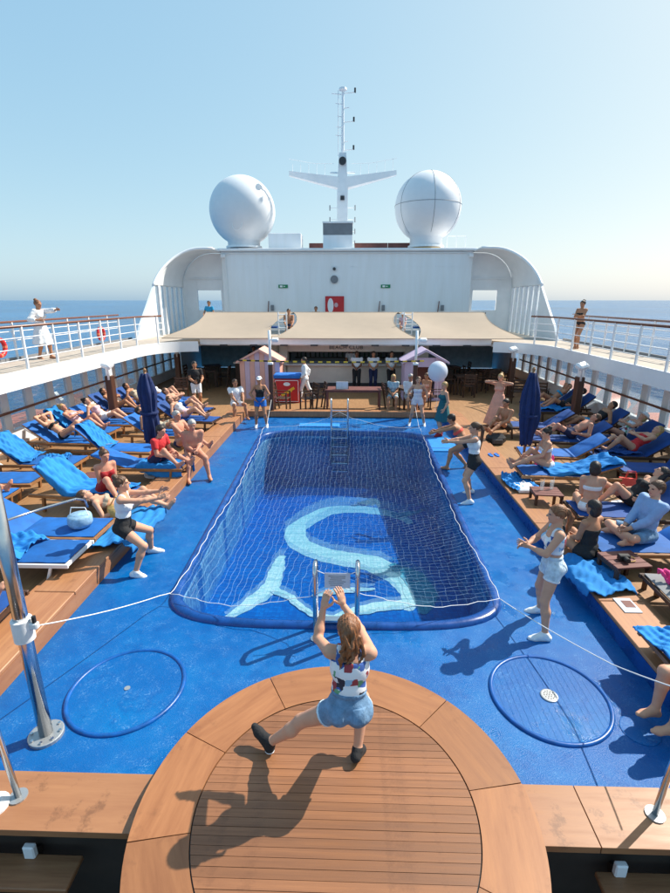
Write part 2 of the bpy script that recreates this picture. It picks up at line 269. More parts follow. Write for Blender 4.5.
# ------------------------------------------------------------------ mesh helpers
class MB:
    def __init__(s): s.v = []; s.f = []
    def add(s, vs, fs):
        o = len(s.v); s.v += [tuple(v) for v in vs]; s.f += [tuple(i + o for i in f) for f in fs]; return s
    def box(s, c, d, ch=0.0, M=None):
        x, y, z = d[0] / 2, d[1] / 2, d[2] / 2
        if ch <= 0:
            vs = [(a * x, b * y, e * z) for a in (-1, 1) for b in (-1, 1) for e in (-1, 1)]
            fs = [(0, 1, 3, 2), (4, 6, 7, 5), (0, 4, 5, 1), (2, 3, 7, 6), (0, 2, 6, 4), (1, 5, 7, 3)]
        else:
            ch = min(ch, x * .9, y * .9, z * .9)
            vs = []; ix = {}
            for a in (-1, 1):
                for b in (-1, 1):
                    for e in (-1, 1):
                        for k in range(3):
                            p = [a * (x - ch), b * (y - ch), e * (z - ch)]; p[k] = (a * x, b * y, e * z)[k]
                            ix[a, b, e, k] = len(vs); vs.append(tuple(p))
            fs = []
            for k in range(3):
                o = [q for q in range(3) if q != k]
                for sg in (-1, 1):
                    q = []
                    for (u, w) in ((-1, -1), (1, -1), (1, 1), (-1, 1)):
                        t = [0, 0, 0]; t[k] = sg; t[o[0]] = u; t[o[1]] = w; q.append(ix[(*t, k)])
                    if (sg > 0) == (k == 1): q = q[::-1]
                    fs.append(tuple(q))
                for u in (-1, 1):
                    for w in (-1, 1):
                        t0 = [0, 0, 0]; t0[k] = -1; t0[o[0]] = u; t0[o[1]] = w; t1 = list(t0); t1[k] = 1
                        q = [ix[(*t0, o[0])], ix[(*t1, o[0])], ix[(*t1, o[1])], ix[(*t0, o[1])]]
                        fs.append(tuple(q))
            for a in (-1, 1):
                for b in (-1, 1):
                    for e in (-1, 1): fs.append(tuple(ix[a, b, e, k] for k in range(3)))
        c = Vector(c)
        if M is not None: vs = [c + M @ Vector(v) for v in vs]
        else: vs = [c + Vector(v) for v in vs]
        return s.add(vs, fs)
    def bar(s, a, b, w, h, ch=0.0):      # box from a to b
        a = Vector(a); b = Vector(b); d = b - a; L = d.length; z = d.normalized()
        x = z.cross(Vector((0, 0, 1)))
        x = Vector((1, 0, 0)) if x.length < 1e-4 else x.normalized()
        y = z.cross(x); M = Matrix((x, y, z)).transposed()
        return s.box((a + b) / 2, (w, h, L), ch, M)
    def tube(s, pts, r, n=8, closed=False, cap=True):
        P = [Vector(p) for p in pts]; N = len(P); rs = r if isinstance(r, (list, tuple)) else [r] * N
        vs = []; up = None
        for i in range(N):
            if closed: t = (P[(i + 1) % N] - P[i - 1]).normalized()
            else: t = (P[min(i + 1, N - 1)] - P[max(i - 1, 0)]).normalized()
            if up is None:
                up = Vector((0, 0, 1)) if abs(t.z) < 0.9 else Vector((1, 0, 0))
            x = up - t * up.dot(t); x.normalize(); up = x; y = t.cross(x)
            for k in range(n):
                a = 2 * math.pi * k / n; vs.append(P[i] + (x * math.cos(a) + y * math.sin(a)) * rs[i])
        fs = []
        for i in range(N if closed else N - 1):
            j = (i + 1) % N
            for k in range(n):
                q = (k + 1) % n; fs.append((i * n + k, i * n + q, j * n + q, j * n + k))
        if cap and not closed: fs.append(tuple(range(n))[::-1]); fs.append(tuple((N - 1) * n + k for k in range(n)))
        return s.add(vs, fs)
    def lathe(s, prof, c=(0, 0, 0), n=24):
        c = Vector(c); vs = []; fs = []
        for r, z in prof:
            for k in range(n):
                a = 2 * math.pi * k / n; vs.append(c + Vector((r * math.cos(a), r * math.sin(a), z)))
        for i in range(len(prof) - 1):
            for k in range(n):
                q = (k + 1) % n; fs.append((i * n + k, i * n + q, (i + 1) * n + q, (i + 1) * n + k))
        fs.append(tuple(range(n))[::-1]); fs.append(tuple((len(prof) - 1) * n + k for k in range(n)))
        return s.add(vs, fs)
    def prism(s, poly, z0, z1, axis='z'):
        n = len(poly)
        def P(p, z): return (p[0], p[1], z) if axis == 'z' else ((p[0], z, p[1]) if axis == 'y' else (z, p[0], p[1]))
        vs = [P(p, z0) for p in poly] + [P(p, z1) for p in poly]
        fs = [tuple(range(n))[::-1], tuple(range(n, 2 * n))] + [(i, (i + 1) % n, n + (i + 1) % n, n + i) for i in range(n)]
        return s.add(vs, fs)
    def grid(s, fn, nu, nv):
        vs = [fn(i / nu, j / nv) for j in range(nv + 1) for i in range(nu + 1)]
        fs = [(j * (nu + 1) + i, j * (nu + 1) + i + 1, (j + 1) * (nu + 1) + i + 1, (j + 1) * (nu + 1) + i) for j in range(nv) for i in range(nu)]
        return s.add(vs, fs)
    def obj(s, name, m, parent=None, smooth=False, loc=None, fix=True):
        me = bpy.data.meshes.new(name); me.from_pydata(s.v, [], s.f)
        if fix:
            import bmesh
            bm = bmesh.new(); bm.from_mesh(me); bmesh.ops.recalc_face_normals(bm, faces=bm.faces); bm.to_mesh(me); bm.free()
        for k in (m if isinstance(m, (list, tuple)) else [m]): me.materials.append(k)
        if smooth:
            me.polygons.foreach_set('use_smooth', [True] * len(me.polygons))
            if smooth == 'auto':
                try: me.set_sharp_from_angle(angle=R(40))
                except Exception: pass
        o = bpy.data.objects.new(name, me); COL.objects.link(o)
        if parent is not None: o.parent = parent
        if loc is not None: o.location = loc
        return o

LABELS = {}
def tag(o, label, cat, group=None, kind=None):
    o['label'] = label; o['category'] = cat
    if group: o['group'] = group
    if kind: o['kind'] = kind
    return o
def struct(o, label=None, kind='structure'):
    o['kind'] = kind
    if label: o['label'] = label
    return o
def thing(name, label, cat, loc=(0, 0, 0), rz=0.0, group=None):
    o = bpy.data.objects.new(name, None); COL.objects.link(o); o.location = loc; o.rotation_euler = (0, 0, rz); o.empty_display_size = 0.1
    return tag(o, label, cat, group)
def copy_tree(o, parent=None):
    c = o.copy(); COL.objects.link(c); c.parent = parent
    for ch in list(o.children): copy_tree(ch, c)
    return c
def place(proto, loc, rz, label, first):
    o = proto if first else copy_tree(proto)
    o.location = loc; o.rotation_euler = (0, 0, rz); o['label'] = label; return o

# ------------------------------------------------------------------ sea
struct(MB().add([(-60000, -60000, 0), (60000, -60000, 0), (60000, 60000, 0), (-60000, 60000, 0)], [(0, 1, 2, 3)]).obj('sea', M_sea, loc=(0, 0, -20)), 'open blue sea to the horizon')

# ------------------------------------------------------------------ pool, blue deck
CX = 0.0
def pool_outline(off=0.0, n=24):
    # sides straight, ends gently bowed, corners rounded
    hw = 2.22 + off; y0, y1 = 5.62 - off, 13.62 + off; bow = 0.62; rc = 0.55 + off * 0.5
    pts = []
    def arc(cx, cy, r, a0, a1, k):
        for i in range(k + 1):
            a = R(a0 + (a1 - a0) * i / k); pts.append((cx + r * math.cos(a), cy + r * math.sin(a)))
    # near end, going left -> right as an elliptic bow blended into rounded corners
    N = n
    for i in range(N + 1):
        t = math.pi + math.pi * i / N
        c, s_ = math.cos(t), math.sin(t)
        e = 0.42
        pts.append((hw * math.copysign(abs(c) ** 0.5, c), y0 + 0.35 - (bow + 0.35) * abs(s_) ** 0.62))
    for i in range(N + 1):
        t = math.pi * i / N
        c, s_ = math.cos(t), math.sin(t)
        pts.append(((hw + 0.22) * math.copysign(abs(c) ** 0.42, c), y1 - 0.35 + (bow + 0.35) * abs(s_) ** 0.62))
    return pts
POOL = pool_outline()
DX, DY0, DY1 = 3.34, 3.02, 16.05
def deck_mesh():
    mb = MB(); c = (0.0, 9.6); n = len(POOL)
    def hit(p):
        dx, dy = p[0] - c[0], p[1] - c[1]; t = 1e9
        if dx: t = min(t, (DX if dx > 0 else -DX) / dx)
        if dy: t = min(t, ((DY1 - c[1]) if dy > 0 else (DY0 - c[1])) / dy)
        return (c[0] + dx * t, c[1] + dy * t)
    corners = [(-DX, DY0), (DX, DY0), (DX, DY1), (-DX, DY1)]
    out = [hit(p) for p in POOL]
    for k, q in enumerate(corners):      # snap the nearest ray to each corner
        i = min(range(n), key=lambda j: (out[j][0] - q[0]) ** 2 + (out[j][1] - q[1]) ** 2); out[i] = q
    vs = [(*p, 0) for p in POOL] + [(*p, 0) for p in out]
    return mb.add(vs, [(i, (i + 1) % n, n + (i + 1) % n, n + i) for i in range(n)])
deck = struct(deck_mesh().obj('pool_deck', M_deck), 'blue painted steel deck round the pool')
basin = bpy.data.objects.new('pool_basin', None); COL.objects.link(basin); struct(basin, 'blue tiled swimming pool basin')
inn = pool_outline(-0.10)
n = len(inn); FZ = lambda y: -0.80 - 0.11 * (y - 5.0)
PZ = 0.0
mb = MB(); mb.add([(*p, 0.02) for p in inn] + [(*p, FZ(p[1]) - 0.02) for p in inn], [(i, (i + 1) % n, n + (i + 1) % n, n + i) for i in range(n)])
mb.obj('pool_wall', M_tilew, basin)
MB().add([(*p, FZ(p[1])) for p in inn], [tuple(range(n))]).obj('pool_floor', M_tile, basin, fix=False)
mb = MB(); prof = [(-0.102, -0.12), (-0.102, 0.02), (-0.08, 0.05), (-0.04, 0.06), (0.0, 0.05), (0.025, 0.02), (0.03, -0.02)]
rings = [[(*p, z) for p in pool_outline(o)] for o, z in prof]
vs = [v for r_ in rings for v in r_]; fs = []
for k in range(len(prof) - 1):
    for i in range(n): fs.append((k * n + i, k * n + (i + 1) % n, (k + 1) * n + (i + 1) % n, (k + 1) * n + i))
mb.add(vs, fs).obj('coaming', M_rim, basin, smooth=True)
wo = pool_outline(-0.09)
wat = MB().add([(*p, -0.17) for p in wo] + [(*p, FZ(p[1]) - 0.2) for p in wo], [tuple(range(n)), tuple(range(2 * n - 1, n - 1, -1))] + [(i, n + i, n + (i + 1) % n, (i + 1) % n) for i in range(n)]).obj('pool_water', M_water, fix=False)
struct(wat, 'clear blue water filling the pool')
# mosaic sea creature on the pool floor
def ribbon(pts, ws, m, name, z, halo=True):
    P = [Vector((x, y)) for x, y in pts]; ws = [w_ * 0.66 for w_ in ws]; Q = []; Wd = []
    for i in range(len(P) - 1):            # catmull-rom
        p0, p1, p2, p3 = P[max(i - 1, 0)], P[i], P[i + 1], P[min(i + 2, len(P) - 1)]
        for k in range(8):
            t = k / 8; Q.append(0.5 * ((2 * p1) + (-p0 + p2) * t + (2 * p0 - 5 * p1 + 4 * p2 - p3) * t * t + (-p0 + 3 * p1 - 3 * p2 + p3) * t ** 3)); Wd.append(ws[i] + (ws[i + 1] - ws[i]) * t)
    Q.append(P[-1]); Wd.append(ws[-1]); vs = []
    for i, q in enumerate(Q):
        t = (Q[min(i + 1, len(Q) - 1)] - Q[max(i - 1, 0)]).normalized(); nn = Vector((-t.y, t.x))
        wv = 0.012 * math.sin(i * 1.7) + 0.012 * math.sin(i * 0.9 + 1); a = q + nn * (Wd[i] + wv); b = q - nn * (Wd[i] - wv * 0.8); 
        for w_ in (a, b):
            k_ = (3.85 + 0.80 - 0.55) / (5.15 - 0.11 * w_.y); vs.append(((w_.x - 0.17) * k_ + 0.17, w_.y * k_, FZ(w_.y * k_) + z))
    return MB().add(vs, [(2 * i, 2 * i + 1, 2 * i + 3, 2 * i + 2) for i in range(len(Q) - 1)]).obj(name, m, basin)
ribbon([(1.7, 10.6), (1.45, 11.0), (0.75, 11.35), (-0.25, 11.3), (-1.0, 10.3), (-0.85, 9.5), (-0.15, 9.0), (0.65, 8.75), (1.2, 8.2), (1.35, 7.6), (1.2, 7.2)],
       [0.12, 0.22, 0.32, 0.36, 0.36, 0.38, 0.42, 0.46, 0.42, 0.3, 0.1], M_mosaic, 'mosaic_body', PZ + 0.004)
ribbon([(1.3, 11.05), (1.8, 11.2), (2.2, 11.5)], [0.25, 0.14, 0.03], M_mosaict, 'mosaic_fin', PZ + 0.008)
ribbon([(1.05, 8.7), (1.45, 8.25), (1.6, 7.6), (1.45, 7.1)], [0.1, 0.36, 0.34, 0.08], M_mosaict, 'mosaic_flank', PZ + 0.012)
ribbon([(-1.2, 9.0), (-1.22, 8.5), (-1.25, 7.9), (-1.45, 7.45), (-1.85, 6.9)], [0.10, 0.22, 0.24, 0.26, 0.08], M_mosaic, 'mosaic_torso', PZ + 0.008)
ribbon([(-1.2, 7.75), (-0.85, 7.5), (-0.5, 7.1), (-0.1, 6.95), (0.5, 7.2), (1.1, 7.35), (1.7, 7.45)], [0.16, 0.12, 0.09, 0.1, 0.2, 0.2, 0.03], M_mosaic, 'mosaic_arm', PZ + 0.016)
ribbon([(-0.45, 7.55), (0.1, 7.75), (0.7, 7.8)], [0.05, 0.16, 0.04], M_mosaic, 'mosaic_fin', PZ + 0.020)

# deck around: curbs, lounge deck
curb = bpy.data.objects.new('deck_curb', None); COL.objects.link(curb); struct(curb, 'raised wooden border boards along the blue deck')
for sx in (-1, 1):
    MB().box((sx * (DX - 0.004 + 0.25), 9.4, 0.1), (0.5, 13.5, 0.196)).obj('curb_face', M_rim if sx > 0 else M_curb, curb)
    y = 2.7
    for L in (2.6, 2.2, 2.8, 2.4, 2.6, 0.85):
        b = MB().box((0, 0, 0), (0.54, L - 0.012, 0.05), 0.008).obj('board', M_curb, curb); b.location = (sx * (DX + 0.262), y + L / 2, 0.226); y += L
    for (x, w) in ((DX + 0.6, 0.1),):
        MB().box((sx * x, 9.4, 0.13), (w, 13.5, 0.12), 0.008).obj('edge_board', M_curb, curb)
MB().box((0, 16.2, 0.12), (6.68, 0.28, 0.2), 0.01).obj('edge_board', M_curb, curb)
for sx in (-1, 1):
    MB().box((sx * 6.45, 14.0, 0.0), (5.0, 28, 0.2)).obj('lounge_deck', M_teakdeck)['kind'] = 'structure'
MB().box((0, 23.17, 0.0), (7.9, 13.6, 0.2)).obj('bar_deck', M_teakdeck)['kind'] = 'structure'
# ledge and lower well
ledge = bpy.data.objects.new('deck_ledge', None); COL.objects.link(ledge); struct(ledge, 'wooden ledge boards at the near edge of the blue deck')
for (x0, x1) in ((-3.3, -0.9), (0.9, 2.03), (2.037, 3.3)):
    MB().box((0, 0, 0), (x1 - x0, 0.47, 0.06), 0.002).obj('board', M_ledge, ledge, loc=((x0 + x1) / 2, 2.785, 0.02))
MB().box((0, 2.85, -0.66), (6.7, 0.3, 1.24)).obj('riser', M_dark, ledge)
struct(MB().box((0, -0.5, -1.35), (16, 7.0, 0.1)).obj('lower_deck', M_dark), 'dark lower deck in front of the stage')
def stair(x, lab):
    t = thing('stairs', lab, 'stairs', (x, 2.4, -1.3))
    for k in range(3):
        z = 0.98 - 0.32 * k; y = 0.10 - 0.27 * k
        MB().box((0, y, z), (1.1, 0.24, 0.045), 0.008).obj('tread', M_tread, t)
    for dx in (-0.38, 0.15):
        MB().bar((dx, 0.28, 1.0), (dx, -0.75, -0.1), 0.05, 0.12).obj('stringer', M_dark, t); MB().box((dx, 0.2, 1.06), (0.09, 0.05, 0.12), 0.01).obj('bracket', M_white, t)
stair(-2.42, 'wooden steps on white brackets at bottom left below the ledge')
stair(2.62, 'wooden steps in shade at bottom right below the ledge')

# ------------------------------------------------------------------ round stage with planks
SX, SY, SZ = 0.1, 2.68, 0.16
stage = thing('round_stage', 'round teak stage under the dancer in the foreground', 'stage', (SX, SY, 0))
MB().lathe([(1.44, -1.3), (1.44, 0.10)], n=64).obj('drum', M_curb, stage)
NSEG = 10
for k in range(NSEG):
    a0 = 2 * math.pi * (k + 0.28) / NSEG + 0.003; a1 = 2 * math.pi * (k + 1.28) / NSEG - 0.003
    st = 12; poly = [(1.5 * math.cos(a0 + (a1 - a0) * i / st), 1.5 * math.sin(a0 + (a1 - a0) * i / st)) for i in range(st + 1)]
    poly += [(1.065 * math.cos(a1 + (a0 - a1) * i / st), 1.065 * math.sin(a1 + (a0 - a1) * i / st)) for i in range(st + 1)]
    ca, sa = math.cos((a0 + a1) / 2), math.sin((a0 + a1) / 2)
    rot = [((x * ca + y * sa), (-x * sa + y * ca)) for x, y in poly]
    o = MB().prism(rot, 0.10, SZ).obj('ring_board', M_ring, stage); o.rotation_euler = (0, 0, (a0 + a1) / 2)
MB().lathe([(1.062, 0.09), (1.062, SZ - 0.012)], n=64).obj('caulk_bed', M_black, stage)
pw = 0.066; yy = -1.055; rin = 1.055
while yy < rin - 0.01:
    a, b = yy + 0.0016, min(yy + pw - 0.0016, rin - 0.003); pts = []
    for i in range(7):
        y = a + (b - a) * i / 6; pts.append((math.sqrt(max(rin ** 2 - y * y, 1e-4)), y))
    for i in range(7):
        y = b + (a - b) * i / 6; pts.append((-math.sqrt(max(rin ** 2 - y * y, 1e-4)), y))
    MB().prism([(x, y - yy) for x, y in pts], SZ - 0.03, SZ - random.uniform(0.0015, 0.0035)).obj('plank', M_plank, stage, loc=(0, yy, 0))
    yy += pw

# hatch rings on the deck
def hatch(x, y, lab, drain):
    t = thing('deck_hatch', lab, 'hatch', (x, y, 0))
    N = 64; MB().tube([(0.565 * math.cos(2 * math.pi * k / N), 0.565 * math.sin(2 * math.pi * k / N), 0.002) for k in range(N)], 0.024, 8, closed=True).obj('rim', M_ringp, t, smooth=True)
    MB().lathe([(0.545, 0.0), (0.545, 0.008)], n=48).obj('cover', M_deck, t)
    if drain:
        MB().lathe([(0.085, 0.008), (0.085, 0.018), (0.075, 0.022)], n=24).obj('drain_plate', M_drain, t)
        for a in range(3):
            for k in range(1 if a == 0 else 6 * a):
                an = 2 * math.pi * k / max(1, 6 * a)
                MB().lathe([(0.007, 0.022), (0.007, 0.0235)], (0.025 * a * math.cos(an), 0.025 * a * math.sin(an), 0), 6).obj('drain_hole', M_black, t)
        for k in range(-8, 9):
            x_ = k * 0.062; L = math.sqrt(0.53 ** 2 - x_ ** 2)
            for s_ in (-1, 1):
                a0 = 0.12 if abs(x_) < 0.11 else 0.0
                if s_ < 0 and a0 == 0: continue
                y0_, y1_ = (a0, L) if a0 else (-L, L)
                if s_ < 0: y0_, y1_ = -y1_, -y0_
                MB().box((x_, (y0_ + y1_) / 2, 0.0088), (0.008, y1_ - y0_, 0.0016)).obj('rib', M_deck, t)
    else:
        MB().lathe([(0.03, 0.008), (0.03, 0.014)], n=16).obj('bolt', M_drain, t)
hatch(-2.09, 3.98, 'plain round blue hatch left of the stage', False)
hatch(2.23, 4.0, 'ribbed round blue hatch with metal drain right of the stage', True)
tag(MB().lathe([(0.17, 0.0), (0.17, 0.006), (0.16, 0.008)], n=32).obj('deck_plate', M_deck, loc=(2.92, 3.62, 0)), 'small flat round plate on the blue deck by the bottom right legs', 'hatch')

# ------------------------------------------------------------------ galleries on both sides and across
GZ = 2.2
def gallery(sx, lab):
    t = thing('side_gallery', lab, 'gallery', (0, 0, 0))
    xi, xo = 7.55, 9.45
    edge = [(xi, -3.0), (xi, 17.6)]
    for i in range(1, 9):
        a = R(90 * i / 8); edge.append((xi - 1.6 * (1 - math.cos(a)), 17.6 + 2.2 * math.sin(a)))
    poly = edge + [(xi - 1.6, 21.5), (xo, 21.5), (xo, -3.0)]
    MB().prism([(sx * (x + 0.03 if x < 9 else x), y) for x, y in poly], GZ - 0.06, GZ).obj('walkway', M_beige, t)
    MB().prism([(sx * (x + 0.035 if x < 9 else x - 0.02), y) for x, y in poly], GZ - 0.16, GZ - 0.065).obj('underside', M_white, t)
    vs = []; 
    for (x, y) in edge: vs += [(sx * x, y, GZ - 0.36), (sx * x, y, GZ + 0.05), (sx * (x + 0.06), y, GZ + 0.05), (sx * (x + 0.06), y, GZ - 0.36)]
    fs = []
    for i in range(len(edge) - 1):
        for k in range(4): fs.append((4 * i + k, 4 * i + (k + 1) % 4, 4 * i + 4 + (k + 1) % 4, 4 * i + 4 + k))
    fs += [(0, 1, 2, 3), tuple(4 * len(edge) - 1 - k for k in range(4))]
    MB().add(vs, fs).obj('fascia', M_white, t, smooth='auto')
    MB().box((sx * 9.42, 9, GZ + 0.04), (0.06, 25, 0.08)).obj('outer_coaming', M_grey, t)
    return t
gallery(-1, 'white gallery walkway along the left side above the loungers')
gallery(1, 'white gallery walkway along the right side above the loungers')
t = thing('cross_gallery', 'white upper deck spanning across over the bar under the beige canopies', 'gallery')
MB().box((0, 25.5, GZ - 0.05), (18.9, 8.0, 0.1)).obj('deck', M_beige, t)
MB().box((0, 20.82, GZ - 0.05), (11.84, 1.36, 0.1)).obj('deck', M_beige, t)
MB().box((0, 20.1, GZ + 0.02), (11.9, 0.08, 0.22)).obj('fascia', M_white, t)
MB().box((0, 25.0, GZ - 0.125), (15.2, 9.6, 0.04)).obj('ceiling', M_white, t)
for k in range(9):
    MB().box((-5 + k * 1.25, 20.16, GZ - 0.135), (0.3, 0.1, 0.05)).obj('lamp_box', M_darkgrey, t)

def railing(name, pts, lab, spacing, posts_sides=True, h=1.06, bars=(0.3, 0.55, 0.8), mr=M_rail, rr=0.032):
    t = thing(name, lab, 'railing')
    P = [Vector(p) for p in pts]
    MB().tube([p + Vector((0, 0, h)) for p in P], rr, 8).obj('handrail', mr, t, smooth=True)
    for b in bars: MB().tube([p + Vector((0, 0, b)) for p in P], 0.012, 6).obj('rail', M_white, t, smooth=True)
    acc = 0.0; nxt = 0.0
    pm = None
    for i in range(len(P) - 1):
        d = (P[i + 1] - P[i]); L = d.length
        while nxt <= acc + L:
            q = P[i] + d * ((nxt - acc) / L)
            if pm is None: pm = MB().box((0, 0, h / 2), (0.055, 0.055, h), 0.006).obj('post', M_white, t); pm.location = q
            else: o = pm.copy(); COL.objects.link(o); o.location = q
            nxt += spacing
        acc += L
    return t
edge = [(7.58, 4.0), (7.58, 17.6)] + [(7.58 - 1.6 * (1 - math.cos(R(90 * i / 8))), 17.6 + 2.2 * math.sin(R(90 * i / 8))) for i in range(1, 5)]
for sx, s in ((-1, 'left'), (1, 'right')):
    railing('guard_rail', [(sx * x, y, GZ) for x, y in edge], 'inner railing of the %s gallery with mahogany handrail, facing the pool' % s, 1.25)
    railing('guard_rail', [(sx * 9.38, 4, GZ), (sx * 9.38, 20.4, GZ)], 'outer railing of the %s gallery with the sea behind' % s, 1.4)
railing('guard_rail', [(-6.6, 23.7, GZ), (6.6, 23.7, GZ)], 'dark straight railing above the beige canopies', 1.5, mr=M_darkgrey)

# glazed side screens under the galleries
def side_screen(sx, lab):
    t = thing('side_screen', lab, 'glass screen', (sx * 8.75, 0, 0.1))
    y = 4.0; mu = pn = None
    MB().box((0, 14, 0.22), (0.16, 22, 0.44), 0.01).obj('sill', M_white, t)
    MB().box((0, 14, 1.93), (0.14, 22, 0.1)).obj('head', M_white, t)
    while y < 25:
        if mu is None:
            mu = MB().box((0, 0, 1.16), (0.12, 0.27, 1.44), 0.01).obj('mullion', M_white, t, loc=(0, y, 0)); pn = MB().box((0, 0, 1.16), (0.012, 0.73, 1.44)).obj('pane', M_glass, t, loc=(0, y + 0.5, 0))
        else:
            for src, yy in ((mu, y), (pn, y + 0.5)):
                o = src.copy(); COL.objects.link(o); o.location = (0, yy, 0)
        y += 1.0
    MB().tube([(-sx * 0.22, 3.5, 0.98), (-sx * 0.22, 24, 0.98)], 0.035, 8).obj('handrail', M_rail, t, smooth=True)
    for k in range(12): MB().bar((-sx * 0.22, 4.5 + k * 1.7, 0.98), (-sx * 0.05, 4.5 + k * 1.7, 0.93), 0.03, 0.03).obj('rail_bracket', M_white, t)
    for k in range(6):
        yk = 8.5 + k * 2.0
        MB().bar((-sx * 0.12, yk, 0.40), (-sx * 0.75, yk, 0.0), 0.14, 0.05).obj('stay', M_white, t)
side_screen(-1, 'glazed windscreen with white mullions behind the left loungers')
side_screen(1, 'glazed windscreen with white mullions behind the right loungers')

# lifeboats outside the glass
def lifeboat(x, y, lab):
    t = thing('lifeboat', lab, 'lifeboat', (x, y, -2.35), 0, 'lifeboats outside the glass')
    L = 7.0; N = 16; K = 12
    def sec(u, zs, top):
        w = 1.35 * (1 - abs(2 * u - 1) ** 3.2) ** 0.6 + 0.02
        return w
    mb = MB(); vs = []
    for i in range(N + 1):
        u = i / N; w = sec(u, 0, 0); yy = (u - 0.5) * L
        for k in range(K + 1):
            a = math.pi * k / K; vs.append((w * math.cos(a), yy, 0.9 - 1.2 * math.sin(a) * (0.4 + 0.6 * (1 - abs(2 * u - 1) ** 2))))
    mb.add(vs, [(i * (K + 1) + k, i * (K + 1) + k + 1, (i + 1) * (K + 1) + k + 1, (i + 1) * (K + 1) + k) for i in range(N) for k in range(K)]).obj('hull', M_white, t, smooth=True)
    mb = MB(); vs = []
    for i in range(N + 1):
        u = 0.06 + 0.88 * i / N; w = sec(u, 0, 0) * 0.96; yy = (u - 0.5) * L
        for k in range(K + 1):
            a = math.pi * k / K; vs.append((w * math.copysign(abs(math.cos(a)) ** 0.5, math.cos(a)), yy, 0.9 + 1.15 * math.sin(a) ** 0.55 * (0.35 + 0.65 * min(1, (1 - abs(2 * u - 1)) * 3))))
    can = mb.add(vs, [(i * (K + 1) + k, i * (K + 1) + k + 1, (i + 1) * (K + 1) + k + 1, (i + 1) * (K + 1) + k) for i in range(N) for k in range(K)]).obj('canopy', M_orange, t, smooth=True)
    for k in range(5):
        for s_ in (-1, 1): MB().box((s_ * 1.26, -2 + k, 1.35), (0.08, 0.5, 0.3), 0.02).obj('window', M_darkgrey, can)
    MB().tube([(1.37 * math.cos(2 * math.pi * k / 40) * 1.0, 3.45 * math.sin(2 * math.pi * k / 40), 0.9) for k in range(40)], 0.05, 6, closed=True).obj('fender', M_white, t)
    for yy in (-2.6, 2.6):
        MB().bar((-0.2 if x > 0 else 0.2, yy, 2.6), (-2.5 if x > 0 else 2.5, yy, -0.6), 0.2, 0.3).obj('davit', M_white, t)
for k, (y, w) in enumerate(((8.0, 'nearest'), (16.2, 'middle'), (24.0, 'farthest'))):
    lifeboat(-11.9, y, 'orange topped lifeboat, %s one outside the left glass' % w)
    lifeboat(11.9, y, 'orange topped lifeboat, %s one outside the right glass' % w)

# columns with lamps
def column(x, y, lab, sx):
    t = thing('column', lab, 'column', (x, y, 0.1))
    MB().box((0, 0, 0.78), (0.2, 0.26, 1.56), 0.02).obj('shaft', M_brown, t)
    MB().box((0, 0, 1.67), (0.12, 0.16, 0.22)).obj('neck', M_white, t)
    MB().box((0, 0, 0.03), (0.3, 0.36, 0.06), 0.01).obj('base', M_brown, t)
    MB().tube([(-sx * 0.06, -0.18, 1.45), (-sx * 0.06, -0.18, 1.78), (-sx * 0.12, -0.3, 1.95)], 0.03, 8).obj('lamp_arm', M_white, t, smooth=True)
    MB().box((-sx * 0.16, -0.36, 1.92), (0.34, 0.26, 0.17), 0.05, Matrix.Rotation(0.5, 3, 'X') @ Matrix.Rotation(0.4 * sx, 3, 'Z')).obj('lamp_head', M_white, t)
column(-7.1, 14.45, 'brown column with white floodlight, left side nearest the umbrella', -1)
column(7.1, 14.6, 'brown column with white floodlight, right side among the loungers', 1)
column(-7.15, 20.6, 'dark brown column in shade at the far left under the gallery corner', -1)
column(6.7, 19.5, 'dark brown column at the far right by the dining tables', 1)
for x, s in ((-2.45, 'left'), (2.4, 'right')):
    t = thing('net_post', 'tall post, brown below and white above, at the far %s corner of the pool' % s, 'post', (x, 16.2, 0.2))
    MB().box((0, 0, 0.8), (0.14, 0.14, 1.6), 0.01).obj('shaft', M_brown, t)
    MB().tube([(0, 0, 1.6), (0, 0, 2.7)], 0.045, 10).obj('upper_pole', M_white, t, smooth=True)
    MB().box((0, 0, 1.62), (0.17, 0.17, 0.06)).obj('collar', M_white, t)
    MB().box((0.2, -0.1, 2.4), (0.22, 0.16, 0.12), 0.03, Matrix.Rotation(0.4, 3, 'X')).obj('lamp_head', M_white, t)
    MB().bar((0, 0, 2.4), (0.16, -0.08, 2.42), 0.04, 0.04).obj('lamp_arm', M_white, t)

# canopies
def canopy(lab, xl, xr, pinch):
    t = thing('canopy', lab, 'canopy')
    def fn(u, v):
        a, b = xl(v), xr(v); x = a + (b - a) * u
        sag = -0.16 * math.sin(math.pi * u) * math.sin(math.pi * v) - 0.05 * math.sin(math.pi * v)
        y = 20.0 + 3.6 * v - 0.12 * math.sin(math.pi * u) * (1 - v)
        return (x, y, 2.36 + 0.94 * v ** 0.9 + sag)
    o = MB().grid(fn, 28, 12).obj('fabric', M_canopy, t, smooth=True)
    MB().tube([fn(i / 28, 0) for i in range(29)], 0.018, 6).obj('front_hem', M_canopy, t)
    MB().tube([fn(i / 28, 1) for i in range(29)], 0.018, 6).obj('back_hem', M_canopy, t)
    for u in (0, 1):
        MB().tube([fn(u, i / 12) for i in range(13)], 0.014, 6).obj('side_hem', M_canopy, t)
gap = lambda v: 2.95 - 0.5 * v
lens = lambda v: 0.5 * math.sin(math.pi * v) ** 0.8
canopy('beige canopy stretched on the left over the upper deck edge', lambda v: -7.5 + 0.9 * v + 0.35 * math.sin(math.pi * v), lambda v: -gap(v) - lens(v), 0)
canopy('beige canopy in the middle above the bar lettering', lambda v: -gap(v) + lens(v), lambda v: gap(v) - lens(v), 0)
canopy('beige canopy stretched on the right over the upper deck edge', lambda v: gap(v) + lens(v), lambda v: 7.2 - 0.7 * v - 0.35 * math.sin(math.pi * v), 0)
